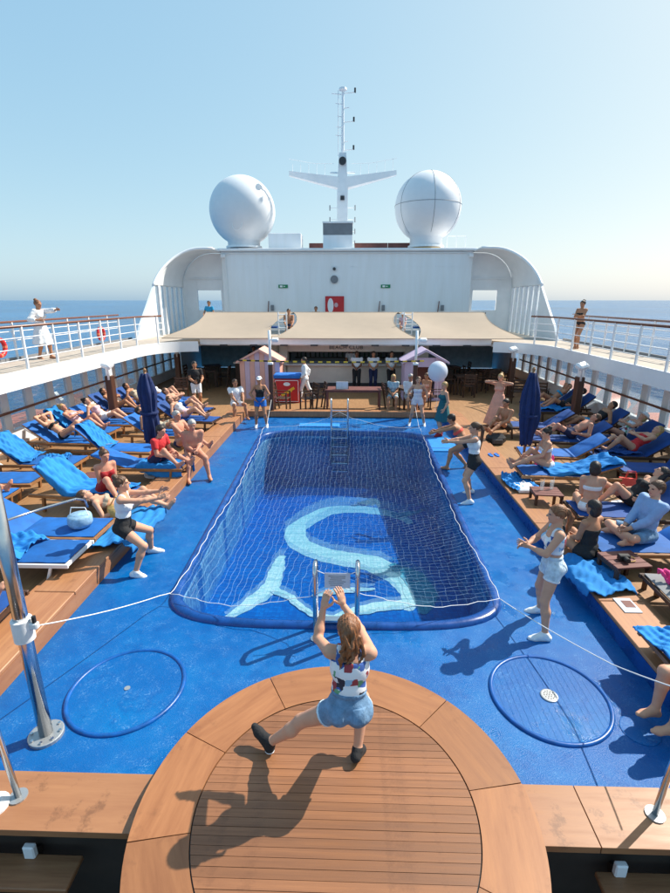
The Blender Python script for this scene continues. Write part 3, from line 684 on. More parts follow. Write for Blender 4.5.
for sx, s in ((-1, 'left'), (1, 'right')):
    t = thing('canopy_mast', 'white mast with rungs in the %s gap between the canopies' % s, 'mast', (sx * 2.75, 21.8, 2.2))
    for dx in (-0.18, 0.18): MB().tube([(dx, 0, 0), (dx, 0, 1.15)], 0.03, 8).obj('pole', M_white, t)
    for k in range(4): MB().tube([(-0.18, 0, 0.2 + 0.28 * k), (0.18, 0, 0.2 + 0.28 * k)], 0.018, 6).obj('rung', M_white, t)
    MB().box((sx * 0.5, 0.2, 0.5), (0.5, 0.5, 0.06)).obj('seat', M_navyl, t)

# ------------------------------------------------------------------ superstructure
t = thing('deckhouse', 'white deckhouse wall with curved wings below the radar domes', 'deckhouse')
MB().box((0, 30, 4.25), (13.2, 6, 4.1), 0.04).obj('front_wall', M_whiteb, t)
MB().box((0, 30, 6.36), (13.5, 6.4, 0.14), 0.03).obj('roof', M_white, t)
for sx in (-1, 1):
    y = 27.6
    MB().box((sx * 8.53, y, 3.6), (0.76, 0.12, 2.8)).obj('wing_wall', M_white, t)
    MB().box((sx * 6.72, y, 3.6), (0.24, 0.12, 2.8)).obj('wing_wall', M_white, t)
    MB().box((sx * 7.5, y, 2.76), (1.32, 0.12, 1.12)).obj('wing_wall', M_white, t)
    MB().box((sx * 7.5, y, 4.68), (1.32, 0.12, 0.64)).obj('wing_wall', M_white, t)
    # upper panel following the arch
    AR = 1.75; cxa, cza = 8.95 - AR, 6.3 - AR
    arch = [(6.6, 5.0), (8.89, 5.0)] + [(cxa + (AR - 0.06) * math.cos(R(a)), cza + (AR - 0.06) * math.sin(R(a))) for a in range(16, 91, 8)] + [(6.6, 6.24)]
    MB().prism([(sx * x, z) for x, z in arch], y - 0.06, y + 0.06, 'y').obj('wing_wall', M_white, t)
    sec = [(8.95, 4.5)] + [(cxa + AR * math.cos(R(a)), cza + AR * math.sin(R(a))) for a in range(4, 91, 6)] + [(6.62, 6.3)]
    def ycut(z):
        return 21.9 + 1.17 * max(0.0, z - 3.2)
    def shell(u, v):
        k = u * (len(sec) - 1); i = min(int(k), len(sec) - 2); f = k - i
        x = sec[i][0] + (sec[i + 1][0] - sec[i][0]) * f; z = sec[i][1] + (sec[i + 1][1] - sec[i][1]) * f
        y0 = ycut(z); return (sx * x, y0 + (27.6 - y0) * v, z)
    o = MB().grid(shell, 34, 10).obj('wing_shell', M_white, t, smooth='auto')
    md = o.modifiers.new('thick', 'SOLIDIFY'); md.thickness = 0.08; md.offset = 0
    MB().tube([shell(i / 34, 0) for i in range(35)], 0.07, 8).obj('shell_edge', M_white, t, smooth=True)
    # lower side: solid wedge, posts and slot windows
    wedge = [(20.9, 2.2), (23.45, 2.2), (23.45, 4.5), (ycut(4.5) , 4.5), (ycut(3.9), 3.9), (ycut(3.4), 3.4), (21.4, 2.8)]
    MB().prism(wedge, sx * 8.9, sx * 9.0, 'x').obj('wedge_panel', M_white, t)
    for k in range(6):
        y0 = 23.45 + k * 0.69
        MB().box((sx * 8.95, y0 + 0.56 , 3.35), (0.12, 0.26, 2.3), 0.01).obj('post', M_white, t)
        MB().box((sx * 8.95, y0 + 0.215, 3.35), (0.012, 0.42, 2.3)).obj('pane', M_glass, t)
    MB().box((sx * 7.6, 27.48, 4.95), (1.9, 0.05, 0.05)).obj('trim', M_white, t)
for k in range(-2, 3):
    MB().box((k * 2.2 + 0.3, 26.995, 4.25), (0.03, 0.016, 4.0)).obj('weld_seam', M_whiteb, t)
MB().box((0, 26.995, 5.55), (13.1, 0.016, 0.03)).obj('weld_seam', M_whiteb, t)
MB().tube([(-6.35, 26.93, 2.3), (-6.35, 26.93, 6.1), (-6.1, 26.93, 6.2), (6.2, 26.93, 6.2)], 0.025, 6).obj('pipe', M_white, t)
for x in (-6.45, 6.45):
    MB().box((x, 26.85, 6.05), (0.22, 0.2, 0.16), 0.02).obj('floodlight', M_white, t)
for (x, z) in ((-3.35, 4.55), (2.1, 4.55)):
    s_ = tag(MB().box((0, 0, 0), (0.5, 0.03, 0.17), 0.004).obj('exit_sign', M_green, loc=(x, 26.97, z)), 'small green exit sign on the white wall, %s one' % ('left' if x < 0 else 'right'), 'sign')
    MB().box((-0.1, -0.018, 0), (0.14, 0.006, 0.09)).obj('pictogram', M_white, s_); MB().prism([(0.02, -0.03), (0.14, 0.0), (0.02, 0.03)], -0.021, -0.015, 'y').obj('arrow', M_white, s_)
w = thing('wall_fittings', 'round vent and lamp on the white wall above the red panel', 'fittings', (-0.62, 26.97, 5.0))
MB().tube([(0, 0.01, 0.42), (0, -0.12, 0.42)], 0.08, 12).obj('lamp', M_darkgrey, w); MB().tube([(0, 0.01, -0.1), (0, -0.06, -0.1)], 0.2, 20).obj('vent', M_grey, w)
w = thing('red_panel', 'red poster panel with pale figure on the white wall behind the rail', 'poster', (-0.6, 26.95, 3.55))
MB().box((0, 0, 0), (1.0, 0.05, 1.0), 0.01).obj('panel', M_red, w)
MB().add([(-0.22 + 0.16 * math.cos(a), -0.03, 0.02 + 0.38 * math.sin(a)) for a in [2 * math.pi * k / 20 for k in range(20)]], [tuple(range(20))]).obj('pale_figure', M_white, w)
MB().add([(0.08 + 0.1 * math.cos(a), -0.03, 0.05 + 0.12 * math.sin(a)) for a in [2 * math.pi * k / 20 for k in range(20)]], [tuple(range(20))]).obj('pale_mark', CL['lpink'], w)
for x in (1.75, 4.9, -3.0):
    w = thing('wall_bracket', 'red hose bracket on the white wall, %s' % {1.75: 'middle one', 4.9: 'right one', -3.0: 'left one'}[x], 'bracket', (x - 1.2 if x < 0 else x, 26.9, 3.25))
    MB().bar((0, 0, -0.1), (0.06, 0, 0.55), 0.05, 0.04).obj('arm', M_rust, w); MB().box((0.25, 0, 0.2), (0.16, 0.1, 0.3), 0.02).obj('box', M_grey, w)
# roof plant
t = thing('roof_box', 'grey topped white ventilation box in front of the mast', 'box', (-0.45, 28.0, 6.43))
MB().box((0, 0, 0.35), (1.55, 1.2, 0.7), 0.02).obj('body', M_whiteb, t); MB().box((0, -0.55, 0.98), (1.55, 0.1, 0.56)).obj('louvre', M_grey, t); MB().box((0, 0.0, 1.3), (1.6, 1.25, 0.08)).obj('lid', M_white, t)
MB().box((0, 0.3, 0.98), (1.5, 0.6, 0.56)).obj('core', M_whiteb, t)
t = thing('roof_box', 'plain white roof box beside the left dome', 'box', (-3.3, 28.4, 6.43))
MB().box((0, 0, 0.42), (1.75, 1.2, 0.84), 0.02).obj('body', M_whiteb, t); MB().box((0, 0, 0.04), (1.8, 1.25, 0.08)).obj('plinth', M_grey, t)
t = thing('roof_fence', 'low brown red screen along the roof', 'screen', (0, 29.2, 6.43))
for x0, x1 in ((-2.1, -1.25), (0.45, 2.3), (2.32, 4.2)): MB().box(((x0 + x1) / 2, 0, 0.24), (x1 - x0, 0.08, 0.48)).obj('panel', M_rust, t)
MB().box((-4.1, 0, 0.24), (0.5, 0.08, 0.48)).obj('panel', M_rust, t)
def dome(x, z, lab, seams):
    t = thing('radar_dome', lab, 'dome', (x, 28.6, 6.43)); r = 1.76; cz = z - 6.43
    prof = [(0.84, 0.18), (0.88, 0.27)]
    for k in range(-60, 91, 6): prof.append((max(0.004, r * math.cos(R(k))), cz + r * math.sin(R(k))))
    MB().lathe(prof, n=48).obj('shell', M_dome, t, smooth=True)
    MB().lathe([(0.8, -0.05), (0.8, 0.2)], n=24).obj('pedestal', M_straw if seams else M_grey, t)
    MB().lathe([(0.98, 0.16), (0.98, 0.26)], n=32).obj('flange', M_white, t)
    if seams:
        N = 64
        MB().tube([((r + .003) * math.cos(2 * math.pi * k / N), (r + .003) * math.sin(2 * math.pi * k / N), cz + 0.08) for k in range(N)], 0.011, 4, closed=True).obj('seam', M_grey, t)
        for az in (-87, -30, -150):
            MB().tube([((r + .003) * math.cos(R(e)) * math.cos(R(az)), (r + .003) * math.cos(R(e)) * math.sin(R(az)), cz + (r + .003) * math.sin(R(e))) for e in range(-50, 91, 7)], 0.011, 4).obj('seam', M_grey, t)
    else:
        N = 20
        MB().tube([(0.25 * math.cos(2 * math.pi * k / N), -r * math.cos(R(-28)) - 0.02 + 0.14 * math.sin(2 * math.pi * k / N), cz - 0.85 + 0.3 * math.sin(2 * math.pi * k / N)) for k in range(N)], 0.015, 4, closed=True).obj('hatch', M_whiteb, t)
dome(-5.65, 8.45, 'smooth white radar dome on the left of the roof', False)
dome(4.35, 8.6, 'white radar dome with dark panel seams on the right of the roof', True)
t = thing('roof_rail', 'thin white rail on the roof right of the seamed dome', 'railing', (6.0, 28.6, 6.43))
for x in (-0.5, 0, 0.5): MB().tube([(x, 0, 0), (x, 0, 0.75)], 0.02, 6).obj('post', M_white, t)
MB().tube([(-0.5, 0, 0.75), (0.5, 0, 0.75)], 0.02, 6).obj('rail', M_white, t)
t = thing('radar_mast', 'tall white mast with swept crossarms between the domes', 'mast', (-0.25, 30.3, 6.43))
MB().prism([(-0.3, -0.36), (0.3, -0.36), (0.3, 0.36), (-0.3, 0.36)], 0, 3.2).obj('trunk', M_white, t)
MB().add([(sx_ * 0.3, sy * 0.34, 3.2) for sx_, sy in ((-1, -1), (1, -1), (1, 1), (-1, 1))] + [(sx_ * 0.2, sy * 0.22, 5.2) for sx_, sy in ((-1, -1), (1, -1), (1, 1), (-1, 1))],
         [(0, 1, 5, 4), (1, 2, 6, 5), (2, 3, 7, 6), (3, 0, 4, 7), (4, 5, 6, 7)]).obj('trunk_top', M_white, t)
for s_ in (-1, 1):
    MB().add([(s_ * x, y, z) for x, z, w_ in ((0.2, 3.42, .34), (0.2, 3.98, .34), (3.0, 4.33, .14), (3.0, 4.10, .14)) for y in (-w_, w_)],
             [(0, 1, 3, 2), (2, 3, 5, 4), (4, 5, 7, 6), (6, 7, 1, 0), (0, 2, 4, 6), (1, 7, 5, 3)]).obj('crossarm', M_white, t)
    for k in range(5):
        x = s_ * (1.0 + 0.45 * k); MB().tube([(x, 0, 4.05), (x, 0, 4.95 - (0.25 if s_ < 0 else 0.3 - 0.08 * k))], 0.012, 5).obj('whip', M_white, t)
    MB().tube([(s_ * 0.5, 0, 4.7), (s_ * 1.6, 0, 4.72), (s_ * 3.0, 0, 4.95)], 0.012, 5).obj('lifeline', M_white, t)
    for k in range(4):
        z = 0.6 + 0.62 * k; MB().tube([(s_ * 0.3, 0, z), (s_ * 0.72, 0, z)], 0.02, 6).obj('antenna_arm', M_white, t); MB().tube([(s_ * 0.72, 0, z - 0.14), (s_ * 0.72, 0, z + 0.14)], 0.03, 6).obj('antenna', M_grey, t)
MB().tube([(0, 0, 5.1), (0, 0, 8.2)], [0.1, 0.06], 10).obj('topmast', M_white, t)
MB().tube([(-0.25, 0, 5.1), (-0.25, 0, 8.2)], 0.018, 6).obj('ladder_stile', M_white, t)
for z, L, s_ in ((7.4, 0.35, 1), (6.1, 0.4, -1), (5.8, 0.3, 1), (6.5, 0.35, -1), (7.6, 0.4, -1), (8.1, 0.65, 1), (6.75, 0.6, 1), (5.4, 0.6, 1), (8.05, 0.6, -1), (7.0, 0.3, -1)):
    MB().tube([(0, 0, z - 0.05), (s_ * L, 0, z)], 0.025, 6).obj('yard', M_white, t)
    if s_ > 0 and L > 0.5: MB().tube([(s_ * L, 0, z - 0.02), (s_ * L, 0, z + 0.2)], 0.05, 8).obj('nav_light', M_horn, t)
MB().lathe([(0.02, 0.12), (0.2, 0.05), (0.22, -0.05), (0.02, -0.1)], (0, 0, 8.25), 12).obj('cap', M_white, t)
MB().tube([(0, -0.3, 4.75), (0, -0.42, 4.75)], 0.2, 16).obj('horn', M_horn, t); MB().box((0, -0.42, 2.9), (0.22, 0.06, 0.22)).obj('lamp', M_horn, t)
MB().tube([(-0.7, 0, 4.25), (0.7, 0, 4.25)], 0.05, 8).obj('radar_bar', M_white, t)

# ------------------------------------------------------------------ bar and huts
BY = 21.6
t = thing('beach_bar', 'long white poolside bar with serving counter and dark lettering above', 'bar', (0.05, BY, 0.1))
MB().box((0, 0, 0.5), (5.3, 0.5, 1.0), 0.02).obj('counter', M_cream, t)
MB().box((0, -0.08, 1.04), (5.5, 0.75, 0.07), 0.015).obj('counter_top', M_white, t)
MB().box((0, -0.27, 0.12), (5.32, 0.05, 0.22)).obj('kick_board', M_darkgrey, t)
MB().box((0, 0.05, 1.77), (5.3, 0.4, 0.38), 0.01).obj('fascia', M_cream, t)
for x in (-2.75, 2.75): MB().box((x, 0.1, 0.98), (0.34, 0.7, 1.94), 0.01).obj('pier', M_cream, t)
MB().box((0, 1.7, 0.97), (5.3, 0.08, 1.92)).obj('back_wall', M_grey, t)
for z in (1.15, 1.45): MB().box((0, 1.52, z), (4.8, 0.26, 0.03)).obj('shelf', M_darkwood, t)
for x in (-1.3, 1.0): MB().box((x, 1.6, 1.35), (1.1, 0.05, 0.45)).obj('mirror', M_grey, t)
cu = bpy.data.curves.new('lettering', 'FONT'); cu.body = 'BEACH CLUB'; cu.size = 0.23; cu.extrude = 0.008; cu.align_x = 'CENTER'; cu.space_character = 1.12
fo = bpy.data.objects.new('tmp', cu); COL.objects.link(fo); bpy.context.view_layer.update()
me = bpy.data.meshes.new_from_object(fo); bpy.data.objects.remove(fo)
me.materials.clear(); me.materials.append(M_darkgrey)
lt = bpy.data.objects.new('lettering', me); COL.objects.link(lt); lt.parent = t; lt.location = (0, -0.165, 1.70); lt.rotation_euler = (R(90), 0, 0); lt['label'] = 'dark letters reading BEACH CLUB'
def bottle_mesh():
    return MB().lathe([(0.03, 0), (0.034, 0.02), (0.034, 0.16), (0.012, 0.2), (0.012, 0.26)], n=8)
bp = None
for sh, z in ((0, 1.265), (1, 1.565)):
    for k in range(22):
        x = -2.25 + k * 0.21 + random.uniform(-0.04, 0.04)
        if bp is None: bp = bottle_mesh().obj('bottle', M_glassware); tag(bp, 'bottle on the dark back shelves of the bar', 'bottle', 'bottles behind the bar'); o = bp
        else: o = bp.copy(); COL.objects.link(o)
        o.location = (x, BY + 1.52, z)
def hut(x, y, lab, mw, mr, mt, w=1.55):
    t = thing('beach_hut', lab, 'hut', (x, y, 0.1)); h = 1.5; g = 0.42
    nb = 8
    for k in range(nb):      # vertical boards in two colours
        x0 = -w / 2 + k * w / nb; x1 = x0 + w / nb - 0.008
        if 2 <= k <= 5 and mt is not None: continue
        top = lambda q: h + g * (1 - abs(q) / (w / 2)) - 0.03
        MB().prism([(x0, 0.06), (x1, 0.06), (x1, top(x1)), (x0, top(x0))], -0.62, -0.58, 'y').obj('board', mw[k % 2], t)
    if mt is not None:
        MB().box((0, -0.55, h * 0.98), (w * 0.5, 0.04, 0.35)).obj('lintel', mw[0], t)
        MB().box((0, -0.1, 0.75), (w * 0.5, 0.02, 1.45)).obj('interior', mt, t)
    MB().box((-w / 2 + 0.02, 0, 0.78), (0.04, 1.15, 1.44)).obj('side', mw[0], t); MB().box((w / 2 - 0.02, 0, 0.78), (0.04, 1.15, 1.44)).obj('side', mw[0], t)
    MB().box((0, 0.57, 0.78), (w - 0.1, 0.04, 1.44)).obj('back', mw[0], t)
    MB().box((0, 0, 0.03), (w + 0.05, 1.3, 0.06)).obj('base', mr, t)
    for s_ in (-1, 1):
        MB().prism([(s_ * (w / 2 + 0.12), h - 0.08), (s_ * (w / 2 + 0.12), h - 0.0), (0, h + g + 0.06), (0, h + g - 0.03)], -0.72, 0.68, 'y').obj('roof_slope', mr, t)
hut(-3.25, 19.2, 'peach and lilac striped beach hut left of the bar', (M_peach, M_pinkp), M_peach, None)
hut(3.1, 19.2, 'lilac beach hut with open front right of the bar', (M_lilac, M_lilac), M_lilac, M_rust)
# ice cream freezer board
t = thing('ice_cream_freezer', 'red ice cream freezer with blue top and yellow lettering beside the peach hut', 'freezer', (-2.15, 18.3, 0.1))
MB().box((0, 0, 0.46), (0.95, 0.6, 0.92), 0.03).obj('body', M_red, t); MB().box((0, 0, 1.0), (1.0, 0.64, 0.16), 0.03).obj('lid', CL['blue'], t)
MB().box((0, -0.305, 0.46), (0.9, 0.012, 0.86)).obj('front_panel', M_red, t)
for k, (x, z, sx_, sz, a) in enumerate(((-0.12, 0.34, 0.2, 0.1, 0.5), (0.08, 0.45, 0.2, 0.12, 0.5), (0.22, 0.55, 0.14, 0.1, 0.5), (-0.26, 0.22, 0.1, 0.1, 0.4))):
    MB().box((x, -0.316, z), (sx_, 0.006, sz), 0.0, Matrix.Rotation(-a, 3, 'Y')).obj('letter_blob', M_yellow if k < 3 else M_white, t)
MB().add([(0.0 + 0.13 * math.cos(a), -0.318, 0.72 + 0.07 * math.sin(a)) for a in [2 * math.pi * k / 16 for k in range(16)]], [tuple(range(16))]).obj('emblem', M_white, t)
for z in (0.06, 0.86): MB().box((0, -0.316, z), (0.88, 0.006, 0.02)).obj('trim_line', M_white, t)
for x in (-0.43, 0.43): MB().box((x, -0.316, 0.46), (0.02, 0.006, 0.8)).obj('trim_line', M_white, t)

# back rooms under the cross gallery
MB().box((0, 29.0, 1.0), (17.4, 0.1, 2.0)).obj('back_wall', mat('tan_wall', (0.30, 0.23, 0.17), 0.7, var=0.2))['kind'] = 'structure'
struct(bpy.data.objects['back_wall'], 'brown wall at the back of the covered deck')
for sx in (-1, 1):
    o = MB().box((sx * 3.0, 25.0, 1.05), (0.12, 6.5, 1.9)).obj('partition_wall', M_cream); struct(o, 'cream partition beside the bar')
    o = MB().box((sx * 3.35, 21.75, 1.05), (0.7, 0.12, 1.9)).obj('partition_wall', M_cream); struct(o, 'cream end wall beside the bar')
for sx in (-1, 1): struct(MB().box((sx * 8.7, 27.2, 1.0), (0.1, 3.6, 1.98)).obj('side_wall', M_white), 'pale side wall of the covered deck')
o = thing('service_counter', 'small dark counter with cream top in the shade left of the bar', 'counter', (-4.4, 22.2, 0.1))
MB().box((0, 0, 0.5), (1.2, 0.6, 1.0), 0.02).obj('body', M_darkwood, o); MB().box((0, 0, 1.03), (1.3, 0.7, 0.06)).obj('top', M_cream, o)
# stripy tape
t = thing('barrier_tape', 'yellow and black striped tape strung between the posts before the bar', 'tape', (0, 0, 0))
xs = -3.5; k = 0
while xs < 2.6:
    z0 = 1.93 - 0.05 * math.sin(math.pi * (xs + 3.5) / 6.1); MB().box((xs + 0.07, 16.1, z0), (0.142, 0.012, 0.05)).obj('stripe', M_yellow if k % 2 else M_black, t); xs += 0.14; k += 1

# tables and chairs
def make_table(m=M_darkwood, w=0.8, d=0.8, h=0.74):
    t = thing('dining_table', '', 'table', (0, 0, 0), 0, 'wooden tables on the bar deck')
    for k in range(5): MB().box((0, -d / 2 + d * (k + 0.5) / 5, h), (w, d / 5 - 0.012, 0.035), 0.004).obj('slat', m, t)
    MB().box((0, 0, h - 0.05), (w - 0.1, d - 0.1, 0.05)).obj('apron', m, t)
    for a in (-1, 1):
        for b in (-1, 1): MB().box((a * (w / 2 - 0.07), b * (d / 2 - 0.07), (h - 0.07) / 2), (0.06, 0.06, h - 0.07)).obj('leg', m, t)
    return t
def make_chair(m=M_darkwood):
    t = thing('dining_chair', '', 'chair', (0, 0, 0), 0, 'wooden chairs on the bar deck')
    for k in range(4): MB().box((0, -0.18 + 0.12 * k, 0.44), (0.46, 0.1, 0.025), 0.003).obj('slat', m, t)
    for a in (-1, 1):
        MB().box((a * 0.22, -0.2, 0.32), (0.045, 0.045, 0.64)).obj('leg', m, t); MB().bar((a * 0.22, 0.2, 0), (a * 0.22, 0.34, 0.95), 0.045, 0.045).obj('back_leg', m, t)
        MB().bar((a * 0.24, -0.22, 0.65), (a * 0.24, 0.29, 0.65), 0.05, 0.025).obj('armrest', m, t)
    for k in range(4): MB().bar((-0.2, 0.265 + 0.03 * k, 0.56 + 0.115 * k), (0.2, 0.265 + 0.03 * k, 0.56 + 0.115 * k), 0.02, 0.07).obj('back_slat', m, t)
    return t
tb = make_table(); tb2 = make_table(M_rust, 2.0, 0.75, 0.72); tb2['label'] = 'long reddish table behind the far pool ladder'; tb2.location = (0.35, 17.1, 0.1)
TT = [(5.0, 20.2, 'right of the lilac hut'), (6.4, 21.8, 'deep in the shade at far right'), (5.0, 23.0, 'at the back on the right, behind two others'), (-6.2, 21.6, 'deep in the shade at far left'), (-6.4, 23.2, 'at the very back on the left'), (2.3, 17.4, 'before the lilac hut')]
for k, (x, y, s_) in enumerate(TT): place(tb, (x, y, 0.1), 0.1 * k, 'square dark wooden table ' + s_, k == 0)
ch = make_chair()
CH = [(4.3, 20.0, 95, 'left of the table beside the lilac hut'), (5.7, 20.4, -80, 'right of the table beside the lilac hut'), (5.0, 19.45, 180, 'on the near side of the table beside the lilac hut'),
      (5.7, 21.9, 90, 'left of the far right table'), (6.4, 21.0, 180, 'in front of the far right table'), (7.1, 21.8, -90, 'right of the far right table'),
      (4.3, 23.0, 90, 'at the back right, left of its table'), (5.6, 23.2, -90, 'at the back right, right of its table'),
      (-5.5, 21.6, -90, 'right of the far left table'), (-6.2, 20.8, 180, 'in front of the far left table'), (-6.9, 21.7, 90, 'left of the far left table'),
      (-0.95, 17.0, -75, 'left of the long reddish table'), (-1.25, 16.75, -60, 'nearest the far left post, turned to the pool'), (1.75, 17.0, 100, 'right of the long reddish table'),
      (-2.15, 16.75, 80, 'between the left post and the freezer'), (3.3, 17.2, -90, 'right of the seated people'),
      (7.2, 17.6, 150, 'beside the right loungers below the rail'), (6.6, 18.3, 170, 'behind the right navy umbrella, farther one'), (-6.3, 18.4, 200, 'light slatted one at the far left by the screen')]
for k, (x, y, a, s_) in enumerate(CH): place(ch, (x, y, 0.1), R(a), 'wooden slatted armchair ' + s_, k == 0)

# ------------------------------------------------------------------ loungers
BACK = 35.0
def make_lounger(m=M_lblue, back=BACK, frame=M_teakf, metal=False):
    # foot end at x=0, head towards -x
    t = thing('sun_lounger', '', 'lounger', (0, 0, 0), 0, 'blue sun loungers beside the pool')
    w = 0.66; hs = 0.34; xb = -1.18; L2 = 0.78; a = R(back)
    def pad(u, v, top):
        e = 0.05
        x = xb + (-0.02 - xb) * u; bulge = 0.02 * (1 - abs(2 * v - 1) ** 6) ** 0.5 * (1 - abs(2 * u - 1) ** 14)
        return (x, (v - 0.5) * w * 0.97, hs + (bulge + 0.012 if top else 0.0) + 0.004 * math.sin(21 * u))
    def pad2(u, v, top):
        s = u * L2; bulge = (0.02 * (1 - abs(2 * v - 1) ** 6) ** 0.5 * (1 - abs(2 * u - 1) ** 14) + 0.012) if top else 0.0
        x = xb - 0.01 - s * math.cos(a) + bulge * math.sin(a); z = hs + s * math.sin(a) + bulge * math.cos(a)
        return (x, (v - 0.5) * w * 0.97, z)
    for nm, fn in (('seat', pad), ('backrest', pad2)):
        mb = MB(); nu, nv = 10, 8
        mb.grid(lambda u, v: fn(u, v, True), nu, nv); mb.grid(lambda u, v: fn(u, v, False), nu, nv)
        o = (nu + 1) * (nv + 1); bd = [i for i in range(nu + 1)] + [(j * (nu + 1) + nu) for j in range(1, nv + 1)] + [nv * (nu + 1) + i for i in range(nu - 1, -1, -1)] + [j * (nu + 1) for j in range(nv - 1, 0, -1)]
        for i in range(len(bd)):
            p, q = bd[i], bd[(i + 1) % len(bd)]; mb.f.append((p, q, q + o, p + o))
        mb.obj(nm, m, t, smooth='auto')
    f = M_white if metal else frame; th = 0.03 if metal else 0.045
    for s_ in (-1, 1):
        MB().box((-0.95, s_ * (w / 2 + 0.012), hs - 0.035), (1.95, th, 0.06), 0.006).obj('side_rail', f, t)
        MB().bar((xb, s_ * (w / 2 - 0.02), hs - 0.02), (xb - L2 * math.cos(a), s_ * (w / 2 - 0.02), hs + L2 * math.sin(a) - 0.02), 0.035, 0.03).obj('back_rail', f, t)
        for x in (-0.22, -1.62):
            dx = 0.1 if metal else 0.03
            MB().bar((x, s_ * (w / 2 + 0.012), hs - 0.06), (x - dx, s_ * (w / 2 + 0.012), 0.0), th + 0.01, th).obj('leg', f, t)
    MB().box((-0.01, 0, hs - 0.035), (0.03, w, 0.05)).obj('end_rail', f, t)
    MB().bar((xb - 0.5 * math.cos(a), -w / 2, hs + 0.5 * math.sin(a) - 0.04), (xb - 0.5 * math.cos(a), w / 2, hs + 0.5 * math.sin(a) - 0.04), 0.03, 0.03).obj('back_bar', f, t)
    if back > 5: MB().bar((xb - 0.5 * math.cos(a), 0, hs + 0.5 * math.sin(a) - 0.04), (xb - 0.5, 0, hs - 0.05), 0.03, 0.03).obj('prop', f, t)
    return t
PROT = {}
def lounger(x, y, rz, lab, kind='blue', back=35):
    key = (kind, back)
    if key not in PROT:
        PROT[key] = make_lounger(dict(blue=M_lblue, navy=M_navyl, metal=M_lblue, sling=M_gravely)[kind], back, M_darkwood if kind in ('navy', 'sling') else M_teakf, kind == 'metal'); first = True
    else: first = False
    return place(PROT[key], (x, y, 0.1), R(rz), lab, first)
# left inner row (feet to the pool = +x)
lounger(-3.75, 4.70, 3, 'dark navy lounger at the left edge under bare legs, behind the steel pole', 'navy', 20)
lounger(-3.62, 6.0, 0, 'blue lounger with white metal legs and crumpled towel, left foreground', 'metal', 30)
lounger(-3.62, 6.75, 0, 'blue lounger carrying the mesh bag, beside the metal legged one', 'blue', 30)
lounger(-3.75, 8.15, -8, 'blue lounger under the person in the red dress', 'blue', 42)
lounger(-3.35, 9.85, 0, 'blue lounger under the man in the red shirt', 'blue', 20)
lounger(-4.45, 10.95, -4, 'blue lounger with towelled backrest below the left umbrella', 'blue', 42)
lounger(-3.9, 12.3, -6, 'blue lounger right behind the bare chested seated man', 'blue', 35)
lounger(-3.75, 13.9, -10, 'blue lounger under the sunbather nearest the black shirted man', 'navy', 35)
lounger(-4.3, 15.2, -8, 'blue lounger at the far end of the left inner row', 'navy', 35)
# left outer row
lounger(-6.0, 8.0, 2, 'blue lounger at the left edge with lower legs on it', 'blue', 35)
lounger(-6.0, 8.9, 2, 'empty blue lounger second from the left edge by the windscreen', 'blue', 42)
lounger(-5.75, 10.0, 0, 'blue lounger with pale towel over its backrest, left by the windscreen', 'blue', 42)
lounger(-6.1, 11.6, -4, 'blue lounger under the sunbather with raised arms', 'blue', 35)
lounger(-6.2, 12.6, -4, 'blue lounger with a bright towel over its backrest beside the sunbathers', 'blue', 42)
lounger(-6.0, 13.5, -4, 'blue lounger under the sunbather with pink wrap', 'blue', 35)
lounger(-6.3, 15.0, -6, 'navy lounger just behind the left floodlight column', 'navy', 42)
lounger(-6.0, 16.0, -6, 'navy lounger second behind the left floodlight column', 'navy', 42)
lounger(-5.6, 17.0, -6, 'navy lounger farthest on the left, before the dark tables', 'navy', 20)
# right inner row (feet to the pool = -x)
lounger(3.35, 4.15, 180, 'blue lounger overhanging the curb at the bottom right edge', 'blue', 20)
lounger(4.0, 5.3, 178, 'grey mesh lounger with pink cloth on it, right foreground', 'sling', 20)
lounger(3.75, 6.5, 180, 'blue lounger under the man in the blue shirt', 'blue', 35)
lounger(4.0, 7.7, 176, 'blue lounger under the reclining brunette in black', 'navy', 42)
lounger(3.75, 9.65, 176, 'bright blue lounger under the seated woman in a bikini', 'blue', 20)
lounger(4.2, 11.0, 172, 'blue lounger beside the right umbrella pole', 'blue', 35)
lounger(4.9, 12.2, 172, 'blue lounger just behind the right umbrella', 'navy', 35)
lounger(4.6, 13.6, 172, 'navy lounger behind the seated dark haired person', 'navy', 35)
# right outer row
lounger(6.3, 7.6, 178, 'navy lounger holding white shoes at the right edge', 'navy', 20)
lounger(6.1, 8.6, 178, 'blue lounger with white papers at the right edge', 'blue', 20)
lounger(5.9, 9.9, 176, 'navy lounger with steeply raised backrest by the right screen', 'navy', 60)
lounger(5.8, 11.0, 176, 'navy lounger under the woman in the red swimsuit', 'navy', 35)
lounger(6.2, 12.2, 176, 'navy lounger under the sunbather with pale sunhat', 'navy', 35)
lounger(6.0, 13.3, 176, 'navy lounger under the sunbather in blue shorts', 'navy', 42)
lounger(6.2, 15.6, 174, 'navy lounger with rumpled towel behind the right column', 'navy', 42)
lounger(6.2, 16.6, 174, 'navy lounger farthest on the right below the rail', 'navy', 42)

